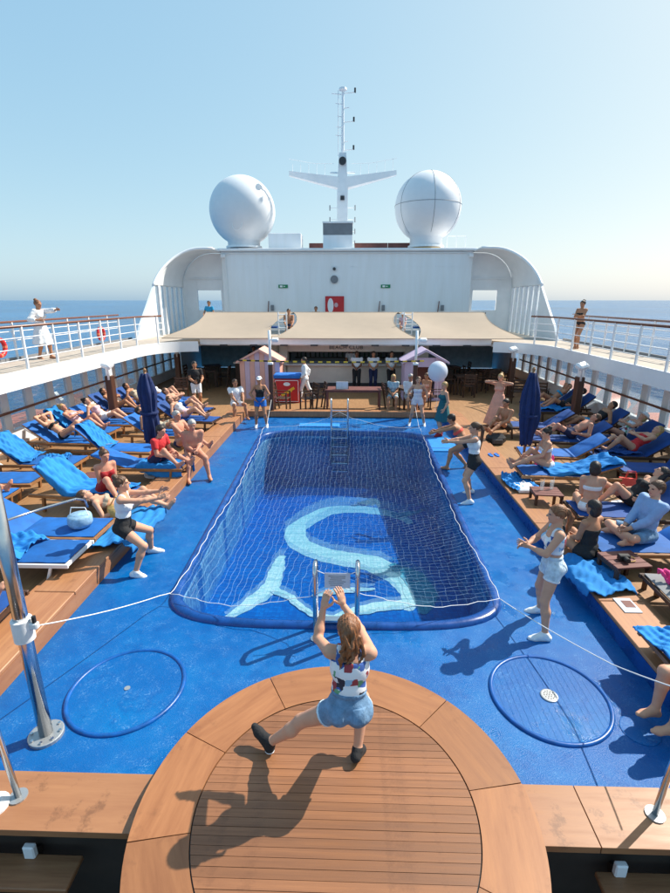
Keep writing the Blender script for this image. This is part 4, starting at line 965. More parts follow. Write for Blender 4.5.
# towels draped on lounger backs / seats
def towel(x, y, rz, lab, m=M_towel, x0=-1.95, x1=-0.9, back=42, w=0.6, seed=0, z=0.1, over=0.2, amp=0.02):
    a = R(back); xb = -1.18; hs = 0.39; rs = np.random.RandomState(seed); ph = rs.uniform(0, 6.28, 12)
    def prof(s):      # s along x0..x1 in lounger length
        if s > xb: return (s, hs)
        d = xb - s
        if d <= 0.78: return (xb - 0.01 - d * math.cos(a) + 0.045 * math.sin(a), hs - 0.03 + d * math.sin(a) + 0.045 * math.cos(a))
        e = d - 0.78; return (xb - 0.01 - 0.78 * math.cos(a) - 0.05, hs + 0.78 * math.sin(a) - e)
    def fn(u, v):
        s = x0 + (x1 - x0) * u + 0.04 * math.sin(5 * v + ph[0]); px, pz = prof(s)
        yy = (v - 0.5) * w * (1 + 0.10 * math.sin(4 * u + ph[1])) + 0.03 * math.sin(6 * u + ph[2])
        n_ = amp * (math.sin(9 * v + 7 * u + 1.5 * math.sin(5 * u + ph[6]) + ph[3]) + 0.7 * math.sin(23 * v - 11 * u + 1.2 * math.sin(9 * v + ph[7]) + ph[4]) + 0.45 * math.sin(41 * u + 19 * v + 2 * math.sin(11 * v + ph[8]) + ph[5]) + 0.3 * math.sin(57 * v + 31 * u + ph[9]) + 1.3)
        ov = max(0.0, abs(yy) - 0.32); return (px + 0.3 * n_, yy - math.copysign(ov * 0.8, yy), pz + n_ - ov * 1.6)
    o = MB().grid(fn, 48, 34).obj('towel', m, smooth=True); md = o.modifiers.new('thick', 'SOLIDIFY'); md.thickness = 0.012
    o.location = (x, y, z); o.rotation_euler = (0, 0, R(rz)); return tag(o, lab, 'towel', 'towels on the loungers')
towel(-3.62, 6.0, 0, 'crumpled bright blue towel on the metal legged lounger', x0=-1.8, x1=-0.65, back=30, seed=1, amp=0.035, w=0.62)
towel(-3.75, 8.15, -8, 'bright blue towel spread behind the person in the red dress', x0=-1.9, x1=-0.1, seed=2, w=0.66)
towel(-3.35, 9.85, 0, 'pale blue towel under the two men sitting at the curb', x0=-0.95, x1=0.02, seed=3, w=0.95)
towel(-4.45, 10.95, -4, 'bright blue towel over the backrest below the left umbrella', x0=-2.2, x1=-1.05, seed=4)
towel(-5.75, 10.0, 0, 'pale blue towel over a backrest near the left edge', x0=-2.3, x1=-1.0, seed=5)
towel(-6.2, 12.6, -4, 'bright towel over the backrest by the left windscreen', x0=-2.3, x1=-1.1, seed=6)
towel(-5.75, 10.0, 0, 'thin folded towel on the foot of the pale towelled lounger', x0=-0.85, x1=-0.3, seed=7, w=0.4)
towel(-3.35, 7.25, 90, 'light blue towel over the curb under the lying person behind the left dancer', x0=-0.9, x1=0.5, seed=8, w=0.75, z=-0.06)
towel(3.75, 9.65, 176, 'bright blue towel on the lounger under the bikini woman', x0=-1.95, x1=-0.5, back=20, seed=9, w=0.7)
towel(3.66, 9.3, 90, 'pale blue towel lying over the right curb by the umbrella foot', x0=-0.5, x1=0.5, seed=10, w=0.5, z=-0.10)
towel(3.55, 5.9, 90, 'light blue towel on the right curb below the woman in black', x0=-0.5, x1=0.5, seed=11, w=0.75, z=-0.10)
towel(3.35, 4.15, 180, 'bright blue towel hanging off the bottom right lounger', x0=-0.55, x1=0.06, back=20, seed=12, w=0.72)
towel(5.8, 11.0, 176, 'dark folded towel under the woman in the red swimsuit', m=M_navyl, x0=-1.1, x1=-0.2, seed=13)
towel(6.2, 15.6, 174, 'rumpled light towel behind the right column', x0=-1.2, x1=-0.2, seed=14, amp=0.03)
towel(6.1, 8.6, 178, 'white papers and cloth on a lounger at the right edge', m=M_towelw, x0=-1.35, x1=-0.95, back=20, seed=15, amp=0.03, w=0.5)
towel(4.0, 5.3, 178, 'bunched pink patterned cloth on the grey mesh lounger', m=M_pink, x0=-0.75, x1=-0.15, back=20, seed=16, amp=0.04, w=0.36)
towel(6.3, 7.6, 178, 'white bundle on the navy lounger at the right edge', m=M_towelw, x0=-0.75, x1=-0.4, back=20, seed=17, amp=0.05, w=0.3)
towel(4.3, 10.3, 172, 'bright pink bag lying by the right umbrella', m=M_pink, x0=-0.45, x1=-0.05, back=35, seed=18, amp=0.05, w=0.3, z=0.0)

# side tables
def side_table(x, y, rz, lab):
    t = thing('side_table', lab, 'table', (x, y, 0.1), R(rz), 'low side tables between the loungers')
    for k in range(4): MB().box((0, -0.165 + 0.11 * k, 0.36), (0.5, 0.1, 0.025), 0.003).obj('slat', M_rust, t)
    for a in (-1, 1):
        MB().box((a * 0.22, 0, 0.32), (0.04, 0.44, 0.05)).obj('batten', M_darkwood, t)
        for b in (-1, 1): MB().box((a * 0.22, b * 0.18, 0.155), (0.045, 0.045, 0.31)).obj('leg', M_darkwood, t)
    return t
side_table(3.95, 5.95, 8, 'low red brown table with camera gear by the man in the blue shirt')
side_table(3.85, 8.4, -5, 'low red brown table with drinks right of the curb')
side_table(-4.9, 9.0, 10, 'low table between the red dress and the windscreen row')
def clutter(name, lab, cat, loc, builder):
    o = thing(name, lab, cat, loc); builder(o); return o
clutter('camera_bag', 'black camera with strap on the low table beside the blue shirted man', 'camera', (3.92, 5.92, 0.475), lambda o: (MB().box((0, 0, 0.04), (0.15, 0.08, 0.08), 0.01).obj('body', M_black, o), MB().tube([(0.0, -0.04, 0.04), (0, -0.11, 0.04)], 0.035, 12).obj('lens', M_black, o), MB().tube([(0.07 + 0.1 * math.cos(k), 0.02 + 0.08 * math.sin(k), 0.01) for k in [i * 0.5 for i in range(12)]], 0.008, 5).obj('strap', M_straw, o)))
for k, (x, y) in enumerate(((3.78, 8.45), (3.98, 8.5))):
    clutter('drink_glass', 'clear drink glass on the low table, %s one' % ('left', 'right')[k], 'glass', (x, y, 0.475), lambda o: (MB().lathe([(0.03, 0), (0.035, 0.12), (0.04, 0.16)], n=12).obj('cup', M_glass, o), MB().tube([(0, 0, 0.05), (0.03, 0, 0.22)], 0.004, 5).obj('straw', M_rope, o)))
clutter('magazine', 'white magazine lying on the right curb', 'magazine', (3.62, 5.2, 0.258), lambda o: (MB().box((0, 0, 0), (0.21, 0.29, 0.012), 0.002).obj('pages', M_paper, o), MB().box((0.02, 0.02, 0.008), (0.12, 0.14, 0.004)).obj('picture', M_rust, o)))
clutter('cube_bag', 'white square bag on the deck by the right umbrella foot', 'bag', (3.68, 9.0, 0.252), lambda o: (MB().box((0, 0, 0.04), (0.36, 0.42, 0.08), 0.02).obj('body', M_towelw, o), MB().tube([(-0.1, 0.1, 0.08), (0, 0.12, 0.14), (0.1, 0.1, 0.08)], 0.008, 5).obj('handle', M_rope, o)))
# mesh shopping bag and bundle on the left lounger
def tote(o):
    MB().lathe([(0.15, 0.0), (0.18, 0.06), (0.175, 0.15), (0.165, 0.18)], n=20).obj('body', mat('bag_mesh', (0.25, 0.42, 0.58), 0.7, var=0.25, vscale=20), o, smooth=True)
    MB().tube([(-0.15, 0, 0.17), (-0.11, 0, 0.30), (0.11, 0, 0.30), (0.15, 0, 0.17)], 0.008, 6).obj('handle', M_white, o)
clutter('tote_bag', 'pale blue mesh bag with handles on the left lounger', 'bag', (-3.98, 6.72, 0.49), tote)
clutter('straw_bag', 'yellow straw bag with fringe behind the left dancer', 'bag', (-3.7, 7.35, 0.3), lambda o: (MB().lathe([(0.12, 0), (0.17, 0.1), (0.15, 0.25)], n=14).obj('body', M_straw, o, smooth=True), MB().tube([(-0.12, 0, 0.24), (0, 0, 0.42), (0.12, 0, 0.24)], 0.012, 6).obj('handle', M_straw, o)))
clutter('sandals', 'dark sandals and bag under the pale towelled lounger', 'sandals', (-6.6, 10.7, 0.1), lambda o: [MB().box((x, y, 0.03), (0.26, 0.1, 0.05), 0.02).obj('sole', M_black, o) for x, y in ((0, 0), (0.05, 0.16), (-0.4, 0.1))])
clutter('backpack', 'black backpack on the deck behind the peach dress', 'bag', (4.2, 12.75, 0.1), lambda o: (MB().box((0, 0, 0.14), (0.5, 0.36, 0.28), 0.09).obj('body', M_black, o), MB().box((0, -0.17, 0.1), (0.3, 0.08, 0.16), 0.03).obj('pocket', M_darkgrey, o)))

FF = [(-5.3, 7.4, 20, 'left of the red dress', 'black'), (-5.2, 9.2, 70, 'under the left umbrella lounger', 'white'), (-4.0, 12.9, 10, 'behind the bare chested man', 'black'), (-5.4, 14.4, 40, 'by the left column foot', 'navy'),
      (3.75, 7.2, 60, 'on the right curb beside the black bob', 'black'), (5.4, 8.7, 15, 'in the gap right of the drinks table', 'white'), (5.2, 10.4, 80, 'behind the bikini woman', 'black'), (5.3, 12.9, 30, 'between the inner and outer right rows', 'red'), (3.7, 11.2, 95, 'on the right curb by the umbrella', 'blue')]
for x, y, a, s_, c_ in FF:
    t = thing('flip_flops', 'pair of %s flip flops %s' % (c_, s_), 'flip flops', (x, y, 0.252 if abs(x) < 3.8 else 0.1), R(a), 'flip flops on the deck')
    for k in (-1, 1):
        o = MB().prism([(0.13 * math.cos(q_) * (1 + 0.05 * math.cos(q_)), k * 0.075 + 0.048 * math.sin(q_)) for q_ in [2 * math.pi * i / 14 for i in range(14)]], 0.0, 0.02).obj('sole', CL[c_], t)
        MB().tube([(-0.01, k * 0.075 - 0.04, 0.02), (0.07, k * 0.075, 0.045), (-0.01, k * 0.075 + 0.04, 0.02)], 0.006, 5).obj('strap', CL[c_], t)
BG = [(-5.1, 7.0, 'striped beach bag left of the mesh bag', 'stripe'), (-5.6, 11.0, 'grey beach bag between the left rows', 'grey'), (-7.3, 10.8, 'black beach bag under the windscreen at left', 'black'), (5.5, 7.15, 'white beach bag behind the brunette', 'white'), (5.9, 9.3, 'coral beach bag in the right outer row', 'coral'), (7.6, 11.7, 'khaki beach bag below the right screen', 'khaki'), (5.6, 14.4, 'teal beach bag behind the right column row', 'teal')]
for k, (x, y, lab, c_) in enumerate(BG):
    t = thing('beach_bag', lab, 'bag', (x, y, 0.1), 0.7 * k, 'beach bags on the deck')
    MB().add([(sx_ * 0.17, sy_ * 0.07, 0) for sx_, sy_ in ((-1, -1), (1, -1), (1, 1), (-1, 1))] + [(sx_ * 0.22, sy_ * 0.09, 0.17) for sx_, sy_ in ((-1, -1), (1, -1), (1, 1), (-1, 1))] + [(sx_ * 0.21, sy_ * 0.03, 0.30) for sx_, sy_ in ((-1, -1), (1, -1), (1, 1), (-1, 1))],
             [(0, 3, 2, 1)] + [(a_ + i, a_ + (i + 1) % 4, a_ + 4 + (i + 1) % 4, a_ + 4 + i) for a_ in (0, 4) for i in range(4)] + [(8, 9, 10, 11)]).obj('body', CL[c_], t)
    for s_ in (-1, 1): MB().tube([(-0.1, s_ * 0.03, 0.29), (-0.07, s_ * 0.05, 0.44), (0.07, s_ * 0.05, 0.44), (0.1, s_ * 0.03, 0.29)], 0.009, 5).obj('handle', CL[c_], t)

# closed umbrellas
def umbrella(x, y, lab, top=2.35, seed=0):
    t = thing('closed_umbrella', lab, 'umbrella', (x, y, 0.1)); rs = np.random.RandomState(seed)
    MB().tube([(0, 0, 0.0), (0, 0, top)], 0.028, 10).obj('pole', M_teakf, t, smooth=True)
    MB().lathe([(0.26, 0), (0.26, 0.05), (0.05, 0.09)], n=20).obj('base', M_white, t)
    N = 40; rows = []; zs = np.linspace(0.78, top - 0.03, 18)
    for z in zs:
        f = (z - 0.78) / (top - 0.81); rb = 0.175 * (1 - 0.75 * max(0, f - 0.72) ** 1.3 * 4.2) * (0.9 + 0.12 * math.sin(f * 8 + seed)) * (0.7 + 0.3 * min(1, f * 4))
        rb = max(rb, 0.035)
        rows.append([(rb * (1 + 0.20 * math.sin(8 * a + 3 * f + seed) + 0.12 * math.sin(3 * a - 4 * f + seed) + 0.08 * math.sin(15 * a + 7 * f)) * math.cos(a), rb * (1 + 0.20 * math.sin(8 * a + 3 * f + seed) + 0.12 * math.sin(3 * a - 4 * f + seed) + 0.08 * math.sin(15 * a + 7 * f)) * math.sin(a), z + 0.03 * math.sin(8 * a) * (f < 0.1)) for a in np.linspace(0, 2 * math.pi, N, endpoint=False)])
    vs = [v for r_ in rows for v in r_]; fs = [(i * N + k, i * N + (k + 1) % N, (i + 1) * N + (k + 1) % N, (i + 1) * N + k) for i in range(len(rows) - 1) for k in range(N)]
    fs += [tuple(range(N))[::-1], tuple((len(rows) - 1) * N + k for k in range(N))]
    MB().add(vs, fs).obj('canopy', M_navy, t, smooth=True)
    MB().lathe([(0.03, top), (0.035, top + 0.05), (0.008, top + 0.09)], n=10).obj('finial', M_teakf, t)
    MB().lathe([(0.19, 1.4), (0.2, 1.43), (0.19, 1.46)], n=24).obj('tie_band', M_navy, t)
umbrella(-4.12, 10.05, 'furled navy umbrella on wooden pole among the left loungers', 2.3, 1)
umbrella(3.98, 10.05, 'furled navy umbrella on wooden pole among the right loungers', 2.35, 4)

# ------------------------------------------------------------------ ladders, poles, rails, ropes, net
def ladder(x, y, lab, h, w, far):
    t = thing('pool_ladder', lab, 'ladder', (x, y, 0)); s_ = 1 if not far else -1
    for dx in (-w / 2, w / 2):
        MB().tube([(dx, 0, 0), (dx, 0, h - 0.06), (dx, s_ * 0.03, h), (dx, s_ * 0.10, h + 0.03), (dx, s_ * 0.19, h), (dx, s_ * 0.22, h - 0.08), (dx, s_ * 0.22, -1.0)], 0.026, 10).obj('rail', M_steel, t, smooth=True)
        MB().lathe([(0.06, 0), (0.06, 0.012)], (dx, 0, 0), 16).obj('flange', M_steel, t)
    for k in range(6): MB().box((0, s_ * 0.22, 0.12 - 0.27 * k), (w, 0.09, 0.025), 0.006).obj('step', M_steel, t)
    if far:
        for z in (0.3, 0.65): MB().tube([(-w / 2, 0, z), (w / 2, 0, z)], 0.014, 6).obj('crossbar', M_steel, t)
    return t
ladder(0.05, 4.80, 'steel pool ladder with a paper notice, near end of the pool behind the dancer', 0.93, 0.49, False)
ladder(-0.09, 14.3, 'steel pool ladder at the far end of the pool', 1.0, 0.5, True)
nt_ = thing('notice', 'laminated paper notice tied between the near ladder rails', 'notice', (0.06, 4.92, 0.72))
MB().box((0, 0, 0), (0.30, 0.004, 0.2)).obj('sheet', M_paper, nt_)
for k in range(6): MB().box((random.uniform(-0.02, 0.02), -0.004, 0.06 - 0.024 * k), (0.2 - 0.03 * (k % 3), 0.002, 0.007)).obj('text_line', M_grey, nt_)
for sx in (-1, 1): MB().tube([(sx * 0.15, 0, 0.09), (sx * 0.24, 0, 0.13)], 0.005, 5).obj('tie', M_rope, nt_)
nt_ = thing('notice', 'pale notice board at the far ladder', 'notice', (0.35, 16.9, 0.95))
MB().box((-0.4, 0, 0), (0.42, 0.02, 0.3)).obj('sheet', M_paper, nt_); MB().box((-0.4, 0.02, -0.08), (0.46, 0.03, 0.14)).obj('stand', M_darkwood, nt_)

t = thing('net_pole', 'thick steel pole with white clamp rising at the left edge', 'pole', (-2.59, 3.41, 0))
MB().tube([(0, 0, 0), (0, 0, 3.2)], 0.058, 16).obj('tube', M_steel, t, smooth=True)
MB().lathe([(0.15, 0), (0.15, 0.03), (0.14, 0.034)], n=24).obj('flange', M_drain, t)
for k in range(8): MB().lathe([(0.014, 0.034), (0.014, 0.05)], (0.12 * math.cos(k * math.pi / 4 + .2), 0.12 * math.sin(k * math.pi / 4 + .2), 0), 6).obj('bolt', M_steel, t)
MB().lathe([(0.064, 1.05), (0.082, 1.06), (0.082, 1.26), (0.064, 1.27)], n=16).obj('clamp', M_towelw, t, smooth='auto')
MB().box((0.10, 0, 1.2), (0.08, 0.05, 0.06), 0.01).obj('clamp_lug', M_towelw, t); MB().tube([(0.11, 0, 1.2), (0.11, 0, 1.29)], 0.018, 8).obj('clamp_knob', M_black, t)
MB().tube([(0, 0, 2.16), (0.03, 0.5, 2.06), (0.09, 0.9, 1.98), (0.12, 1.0, 1.93), (0.125, 1.02, 1.84)], 0.011, 8).obj('side_arm', M_steel, t, smooth=True)
def handrail(x, y, lab, s_):
    t = thing('stair_rail', lab, 'handrail', (x, y, 0.05))
    MB().tube([(0, 0, 0), (s_ * 0.03, -0.02, 0.85), (s_ * 0.05, -0.08, 0.93), (s_ * 0.07, -0.2, 0.95), (s_ * 0.2, -0.9, 0.55)], 0.024, 10).obj('tube', M_steel, t, smooth=True)
    MB().lathe([(0.07, -0.002), (0.07, 0.012)], n=16).obj('flange', M_drain, t)
handrail(-2.44, 2.80, 'steel stair handrail at the bottom left corner', -1)
handrail(2.56, 2.80, 'steel stair handrail at the bottom right corner', 1)
o = thing('stair_post', 'short steel post with white base in the bottom left corner', 'post', (-2.58, 2.72, 0.05))
MB().tube([(0, 0, 0), (-0.05, 0, 0.9)], 0.022, 10).obj('tube', M_steel, o, smooth=True); MB().lathe([(0.11, 0), (0.11, 0.02), (0.06, 0.05)], n=18).obj('base', M_towelw, o)

# net over the pool
NW = 2.32; NY0, NY1 = 5.45, 14.15
def net_z(x, y):
    u = (x / NW); v = (y - NY0) / (NY1 - NY0)
    e = (1 - u * u)
    base = 0.12 - 0.24 * e * math.sin(math.pi * min(max(v, 0), 1)) ** 0.7
    base += 0.54 * math.exp(-((v * 6.5) ** 1.2 if v > 0 else 0)) * math.exp(-abs(x - 0.05) * 1.35)
    base += 0.54 * math.exp(-(((1 - v) * 6.5) ** 1.2 if v < 1 else 0)) * math.exp(-abs(x + 0.09) * 1.35)
    base += 0.025 * math.sin(2.3 * x + 1.1 * y) * math.sin(1.7 * y - 0.8 * x) * (1 - abs(u) ** 3)
    return base
def net_p(i, j, NX, NYY):
    u = i / NX; v = j / NYY; x = (2 * u - 1) * (2.16 + 0.22 * v)
    bow = 0.45 * (1 - (2 * u - 1) ** 2)
    y = (NY0 - bow) + (NY1 - NY0 + bow) * v
    x *= 1 - 0.05 * math.sin(math.pi * v)
    return Vector((x + 0.022 * math.sin(3 * v * 6 + i) + 0.012 * math.sin(i * 2.1 + j * 1.3), y + 0.03 * math.sin(i * 0.5 + j * 0.3) + 0.012 * math.sin(i * 1.9 - j * 2.3), net_z(x, y)))
netroot = thing('pool_net', 'white cord safety net stretched over the pool', 'net')
NX, NYY = 44, 84
def cords(lines, r, name, m):
    vs = []; fs = []
    for P in lines:
        o = len(vs)
        for k, p in enumerate(P):
            q = P[min(k + 1, len(P) - 1)] - P[max(k - 1, 0)]; q.normalize(); s_ = q.cross(Vector((0, 0, 1))); s_.normalize(); w_ = s_.cross(q)
            for a in (90, 210, 330): vs.append(p + (s_ * math.cos(R(a)) + w_ * math.sin(R(a))) * r)
        for k in range(len(P) - 1):
            for a in range(3): fs.append((o + 3 * k + a, o + 3 * k + (a + 1) % 3, o + 3 * k + 3 + (a + 1) % 3, o + 3 * k + 3 + a))
    mb = MB(); mb.v = [tuple(v) for v in vs]; mb.f = fs; return mb.obj(name, m, netroot, fix=False)
G = [[net_p(i, j, NX, NYY) for j in range(NYY + 1)] for i in range(NX + 1)]
cords(G, 0.0011, 'long_cords', M_net)['kind'] = 'stuff'
cords([[G[i][j] for i in range(NX + 1)] for j in range(NYY + 1)], 0.0011, 'cross_cords', M_net)['kind'] = 'stuff'
bord = [G[i][0] for i in range(NX + 1)] + [G[NX][j] for j in range(1, NYY + 1)] + [G[i][NYY] for i in range(NX - 1, -1, -1)] + [G[0][j] for j in range(NYY - 1, 0, -1)]
MB().tube(bord, 0.0045, 6, closed=True).obj('border_rope', M_rope, netroot, smooth=True)
def rope(pts, lab, r=0.006):
    P = []
    for i in range(len(pts) - 1):
        a, b = Vector(pts[i]), Vector(pts[i + 1]); L = (b - a).length
        for k in range(8): f = k / 8; P.append(a + (b - a) * f - Vector((0, 0, 0.03 * L * 4 * f * (1 - f) * 0.5)))
    P.append(Vector(pts[-1])); return tag(MB().tube(P, r, 6).obj('rope', M_rope, smooth=True), lab, 'rope')
rope([(-2.52, 3.45, 1.16), (-2.22, 5.3, 0.22), (-2.16, 5.46, 0.15)], 'white rope from the left steel pole to the net corner')
rope([(2.16, 5.46, 0.14), (2.72, 3.9, 0.5), (2.95, 3.1, 0.9)], 'white rope from the right net corner to the bottom right')
rope([(-2.32, 14.15, 0.13), (-2.45, 16.1, 0.6)], 'white rope from the net to the far left post')
rope([(2.32, 14.15, 0.13), (2.4, 16.1, 0.6)], 'white rope from the net to the far right post')
t = thing('pool_blanket', 'flat light blue mat floating at the far edge of the pool deck', 'mat', (-0.75, 14.95, 0.006)); MB().box((0, 0, 0.012), (1.3, 0.45, 0.024), 0.01).obj('mat', M_towel, t); MB().box((0, -0.2, 0.026), (1.2, 0.03, 0.006)).obj('seam', M_lblue, t)
t = thing('pool_blanket', 'flat light blue mat on the deck beside the teal dressed woman', 'mat', (2.75, 12.9, 0.006)); MB().box((0, 0, 0.012), (0.8, 1.3, 0.024), 0.01).obj('mat', M_towel, t); MB().box((0, -0.4, 0.026), (0.7, 0.03, 0.006)).obj('seam', M_lblue, t)
# lifebuoys and jackets on the left gallery
def buoy(x, y, z, lab):
    t = thing('life_ring', lab, 'life ring', (x, y, z)); N = 24
    MB().tube([(0, 0.22 * math.cos(2 * math.pi * k / N), 0.22 * math.sin(2 * math.pi * k / N)) for k in range(N)], 0.06, 8, closed=True).obj('ring', M_red, t, smooth=True)
    for k in range(4): MB().tube([(0, 0.22 * math.cos(a), 0.22 * math.sin(a)) for a in (k * math.pi / 2 - 0.15, k * math.pi / 2, k * math.pi / 2 + 0.15)], 0.063, 8).obj('band', M_orange, t)
buoy(-9.28, 13.0, 2.62, 'red life ring on the outer left rail by the woman in white'); buoy(-9.28, 18.6, 2.62, 'red life ring on the outer left rail near the curved wing')
t = thing('balloon', 'large pale blue balloon before the lilac hut', 'balloon', (3.0, 15.4, 1.35))
MB().lathe([(0.012, -0.02)] + [(0.31 * math.cos(R(a)), 0.33 + 0.33 * math.sin(R(a))) for a in range(-86, 90, 8)] + [(0.004, 0.662)], n=28).obj('skin', M_balloon, t, smooth=True); MB().tube([(0, 0, 0), (0.05, 0.02, -0.5), (-0.02, 0, -0.95)], 0.004, 5).obj('string', M_rope, t)

# ------------------------------------------------------------------ people: smooth implicit bodies
def V(*a): return np.array(a if len(a) == 3 else a[0], dtype=float)
def nrm(v): return v / (np.linalg.norm(v) + 1e-9)
class Field:
    def __init__(s, lo, hi, h):
        s.h = h; s.lo = np.array(lo) - 3 * h; s.n = np.ceil((np.array(hi) - s.lo) / h).astype(int) + 4
        s.ax = [s.lo[k] + h * np.arange(s.n[k]) for k in range(3)]
        s.D = np.full(s.n, 0.2, dtype=np.float32)
    def sub(s, lo, hi):
        sl = []
        for k in range(3):
            a = int(max(0, math.floor((lo[k] - s.lo[k]) / s.h))); b = int(min(s.n[k], math.ceil((hi[k] - s.lo[k]) / s.h) + 1))
            if b <= a: return None, None
            sl.append(slice(a, b))
        X, Y, Z = np.meshgrid(s.ax[0][sl[0]], s.ax[1][sl[1]], s.ax[2][sl[2]], indexing='ij')
        return tuple(sl), (X, Y, Z)
    def apply(s, prim, off=0.0, k=0.025):
        lo, hi = prim['lo'] - 0.09 - off, prim['hi'] + 0.09 + off
        sl, P = s.sub(lo, hi)
        if sl is None: return
        d = prim['f'](*P) - off
        for c in prim.get('clip', ()):
            d = np.maximum(d, (P[0] - c[0][0]) * c[1][0] + (P[1] - c[0][1]) * c[1][1] + (P[2] - c[0][2]) * c[1][2])
        a = s.D[sl]
        if prim.get('sub'):
            s.D[sl] = np.maximum(a, -d); return
        hh = np.clip(0.5 + 0.5 * (a - d) / k, 0, 1); s.D[sl] = d * hh + a * (1 - hh) - k * hh * (1 - hh)
    def mesh(s):
        D = s.D; S = D < 0; h = s.h
        c = np.zeros(np.array(D.shape) - 1, dtype=np.int8)
        for i in (0, 1):
            for j in (0, 1):
                for k in (0, 1): c += S[i:S.shape[0] - 1 + i, j:S.shape[1] - 1 + j, k:S.shape[2] - 1 + k]
        act = (c > 0) & (c < 8); ids = np.full(c.shape, -1, dtype=np.int64); I = np.argwhere(act); ids[act] = np.arange(len(I))
        acc = np.zeros((len(I), 3)); cnt = np.zeros(len(I))
        cor = [(i, j, k) for i in (0, 1) for j in (0, 1) for k in (0, 1)]
        for a in cor:
            for ax in range(3):
                if a[ax]: continue
                b = list(a); b[ax] = 1
                da = D[I[:, 0] + a[0], I[:, 1] + a[1], I[:, 2] + a[2]]; db = D[I[:, 0] + b[0], I[:, 1] + b[1], I[:, 2] + b[2]]
                x = (da < 0) != (db < 0); t = np.where(x, da / np.where(x, da - db, 1), 0)
                p = np.tile(np.array(a, dtype=float), (len(I), 1)); p[:, ax] += t
                acc[x] += p[x]; cnt[x] += 1
        vs = (I + acc / cnt[:, None]) * h + s.lo
        fs = []
        for ax in range(3):
            o1, o2 = [(1, 2), (2, 0), (0, 1)][ax]
            sl0 = [slice(1, -1)] * 3; sl1 = [slice(1, -1)] * 3; sl0[ax] = slice(0, -1); sl1[ax] = slice(1, None)
            A = S[tuple(sl0)]; B = S[tuple(sl1)]; E_ = np.argwhere(A != B)
            if not len(E_): continue
            base = E_.copy(); base[:, o1] += 1; base[:, o2] += 1
            q = []
            for d1, d2 in ((0, 0), (-1, 0), (-1, -1), (0, -1)):
                w = base.copy(); w[:, o1] += d1; w[:, o2] += d2; q.append(ids[w[:, 0], w[:, 1], w[:, 2]])
            q = np.stack(q, 1); ins = A[E_[:, 0], E_[:, 1], E_[:, 2]]
            q[~ins] = q[~ins][:, ::-1]; fs.append(q)
        return vs, np.concatenate(fs) if fs else np.zeros((0, 4), int)
def rc(a, b, ra, rb, clip=()):
    a = V(a); b = V(b); ab = b - a; L2 = float(ab @ ab) + 1e-9; m = max(ra, rb)
    def f(X, Y, Z):
        t = np.clip(((X - a[0]) * ab[0] + (Y - a[1]) * ab[1] + (Z - a[2]) * ab[2]) / L2, 0, 1)
        return np.sqrt((X - a[0] - t * ab[0]) ** 2 + (Y - a[1] - t * ab[1]) ** 2 + (Z - a[2] - t * ab[2]) ** 2) - (ra + (rb - ra) * t)
    return dict(f=f, lo=np.minimum(a, b) - m, hi=np.maximum(a, b) + m, clip=clip)
def el(c, B, r, clip=()):
    c = V(c); r = V(r); m = r.max()
    def f(X, Y, Z):
        X = X - c[0]; Y = Y - c[1]; Z = Z - c[2]; k0 = 0; k1 = 0
        for k in range(3):
            q = X * B[k][0] + Y * B[k][1] + Z * B[k][2]; k0 = k0 + (q / r[k]) ** 2; k1 = k1 + (q / r[k] ** 2) ** 2
        k0 = np.sqrt(k0); return k0 * (k0 - 1) / (np.sqrt(k1) + 1e-6)
    return dict(f=f, lo=c - m, hi=c + m, clip=clip)
def cone(a, b, B, r0, r1, flat=0.8):     # elliptical skirt from a to b
    a = V(a); b = V(b); ax = nrm(b - a); L = np.linalg.norm(b - a); m = max(r0, r1)
    def f(X, Y, Z):
        X = X - a[0]; Y = Y - a[1]; Z = Z - a[2]; h = X * ax[0] + Y * ax[1] + Z * ax[2]
        p = X * B[0][0] + Y * B[0][1] + Z * B[0][2]; q = (X * B[1][0] + Y * B[1][1] + Z * B[1][2]) / flat
        an = np.arctan2(q, p); r = r0 + (r1 - r0) * np.clip(h / L, 0, 1) ; r = r * (1 + 0.05 * np.sin(9 * an) * np.clip(h / L, 0, 1))
        return np.maximum(np.maximum(np.sqrt(p * p + q * q) - r, -h), h - L) * 0.85
    return dict(f=f, lo=np.minimum(a, b) - m, hi=np.maximum(a, b) + m)
I3 = np.eye(3)
def field_mesh(prims, h, off=0.0, k=0.025):
    lo = np.min([p['lo'] for p in prims], 0) - off; hi = np.max([p['hi'] for p in prims], 0) + off
    F = Field(lo, hi, h)
    for p in prims: F.apply(p, off, p.get('k', k))
    return F.mesh()
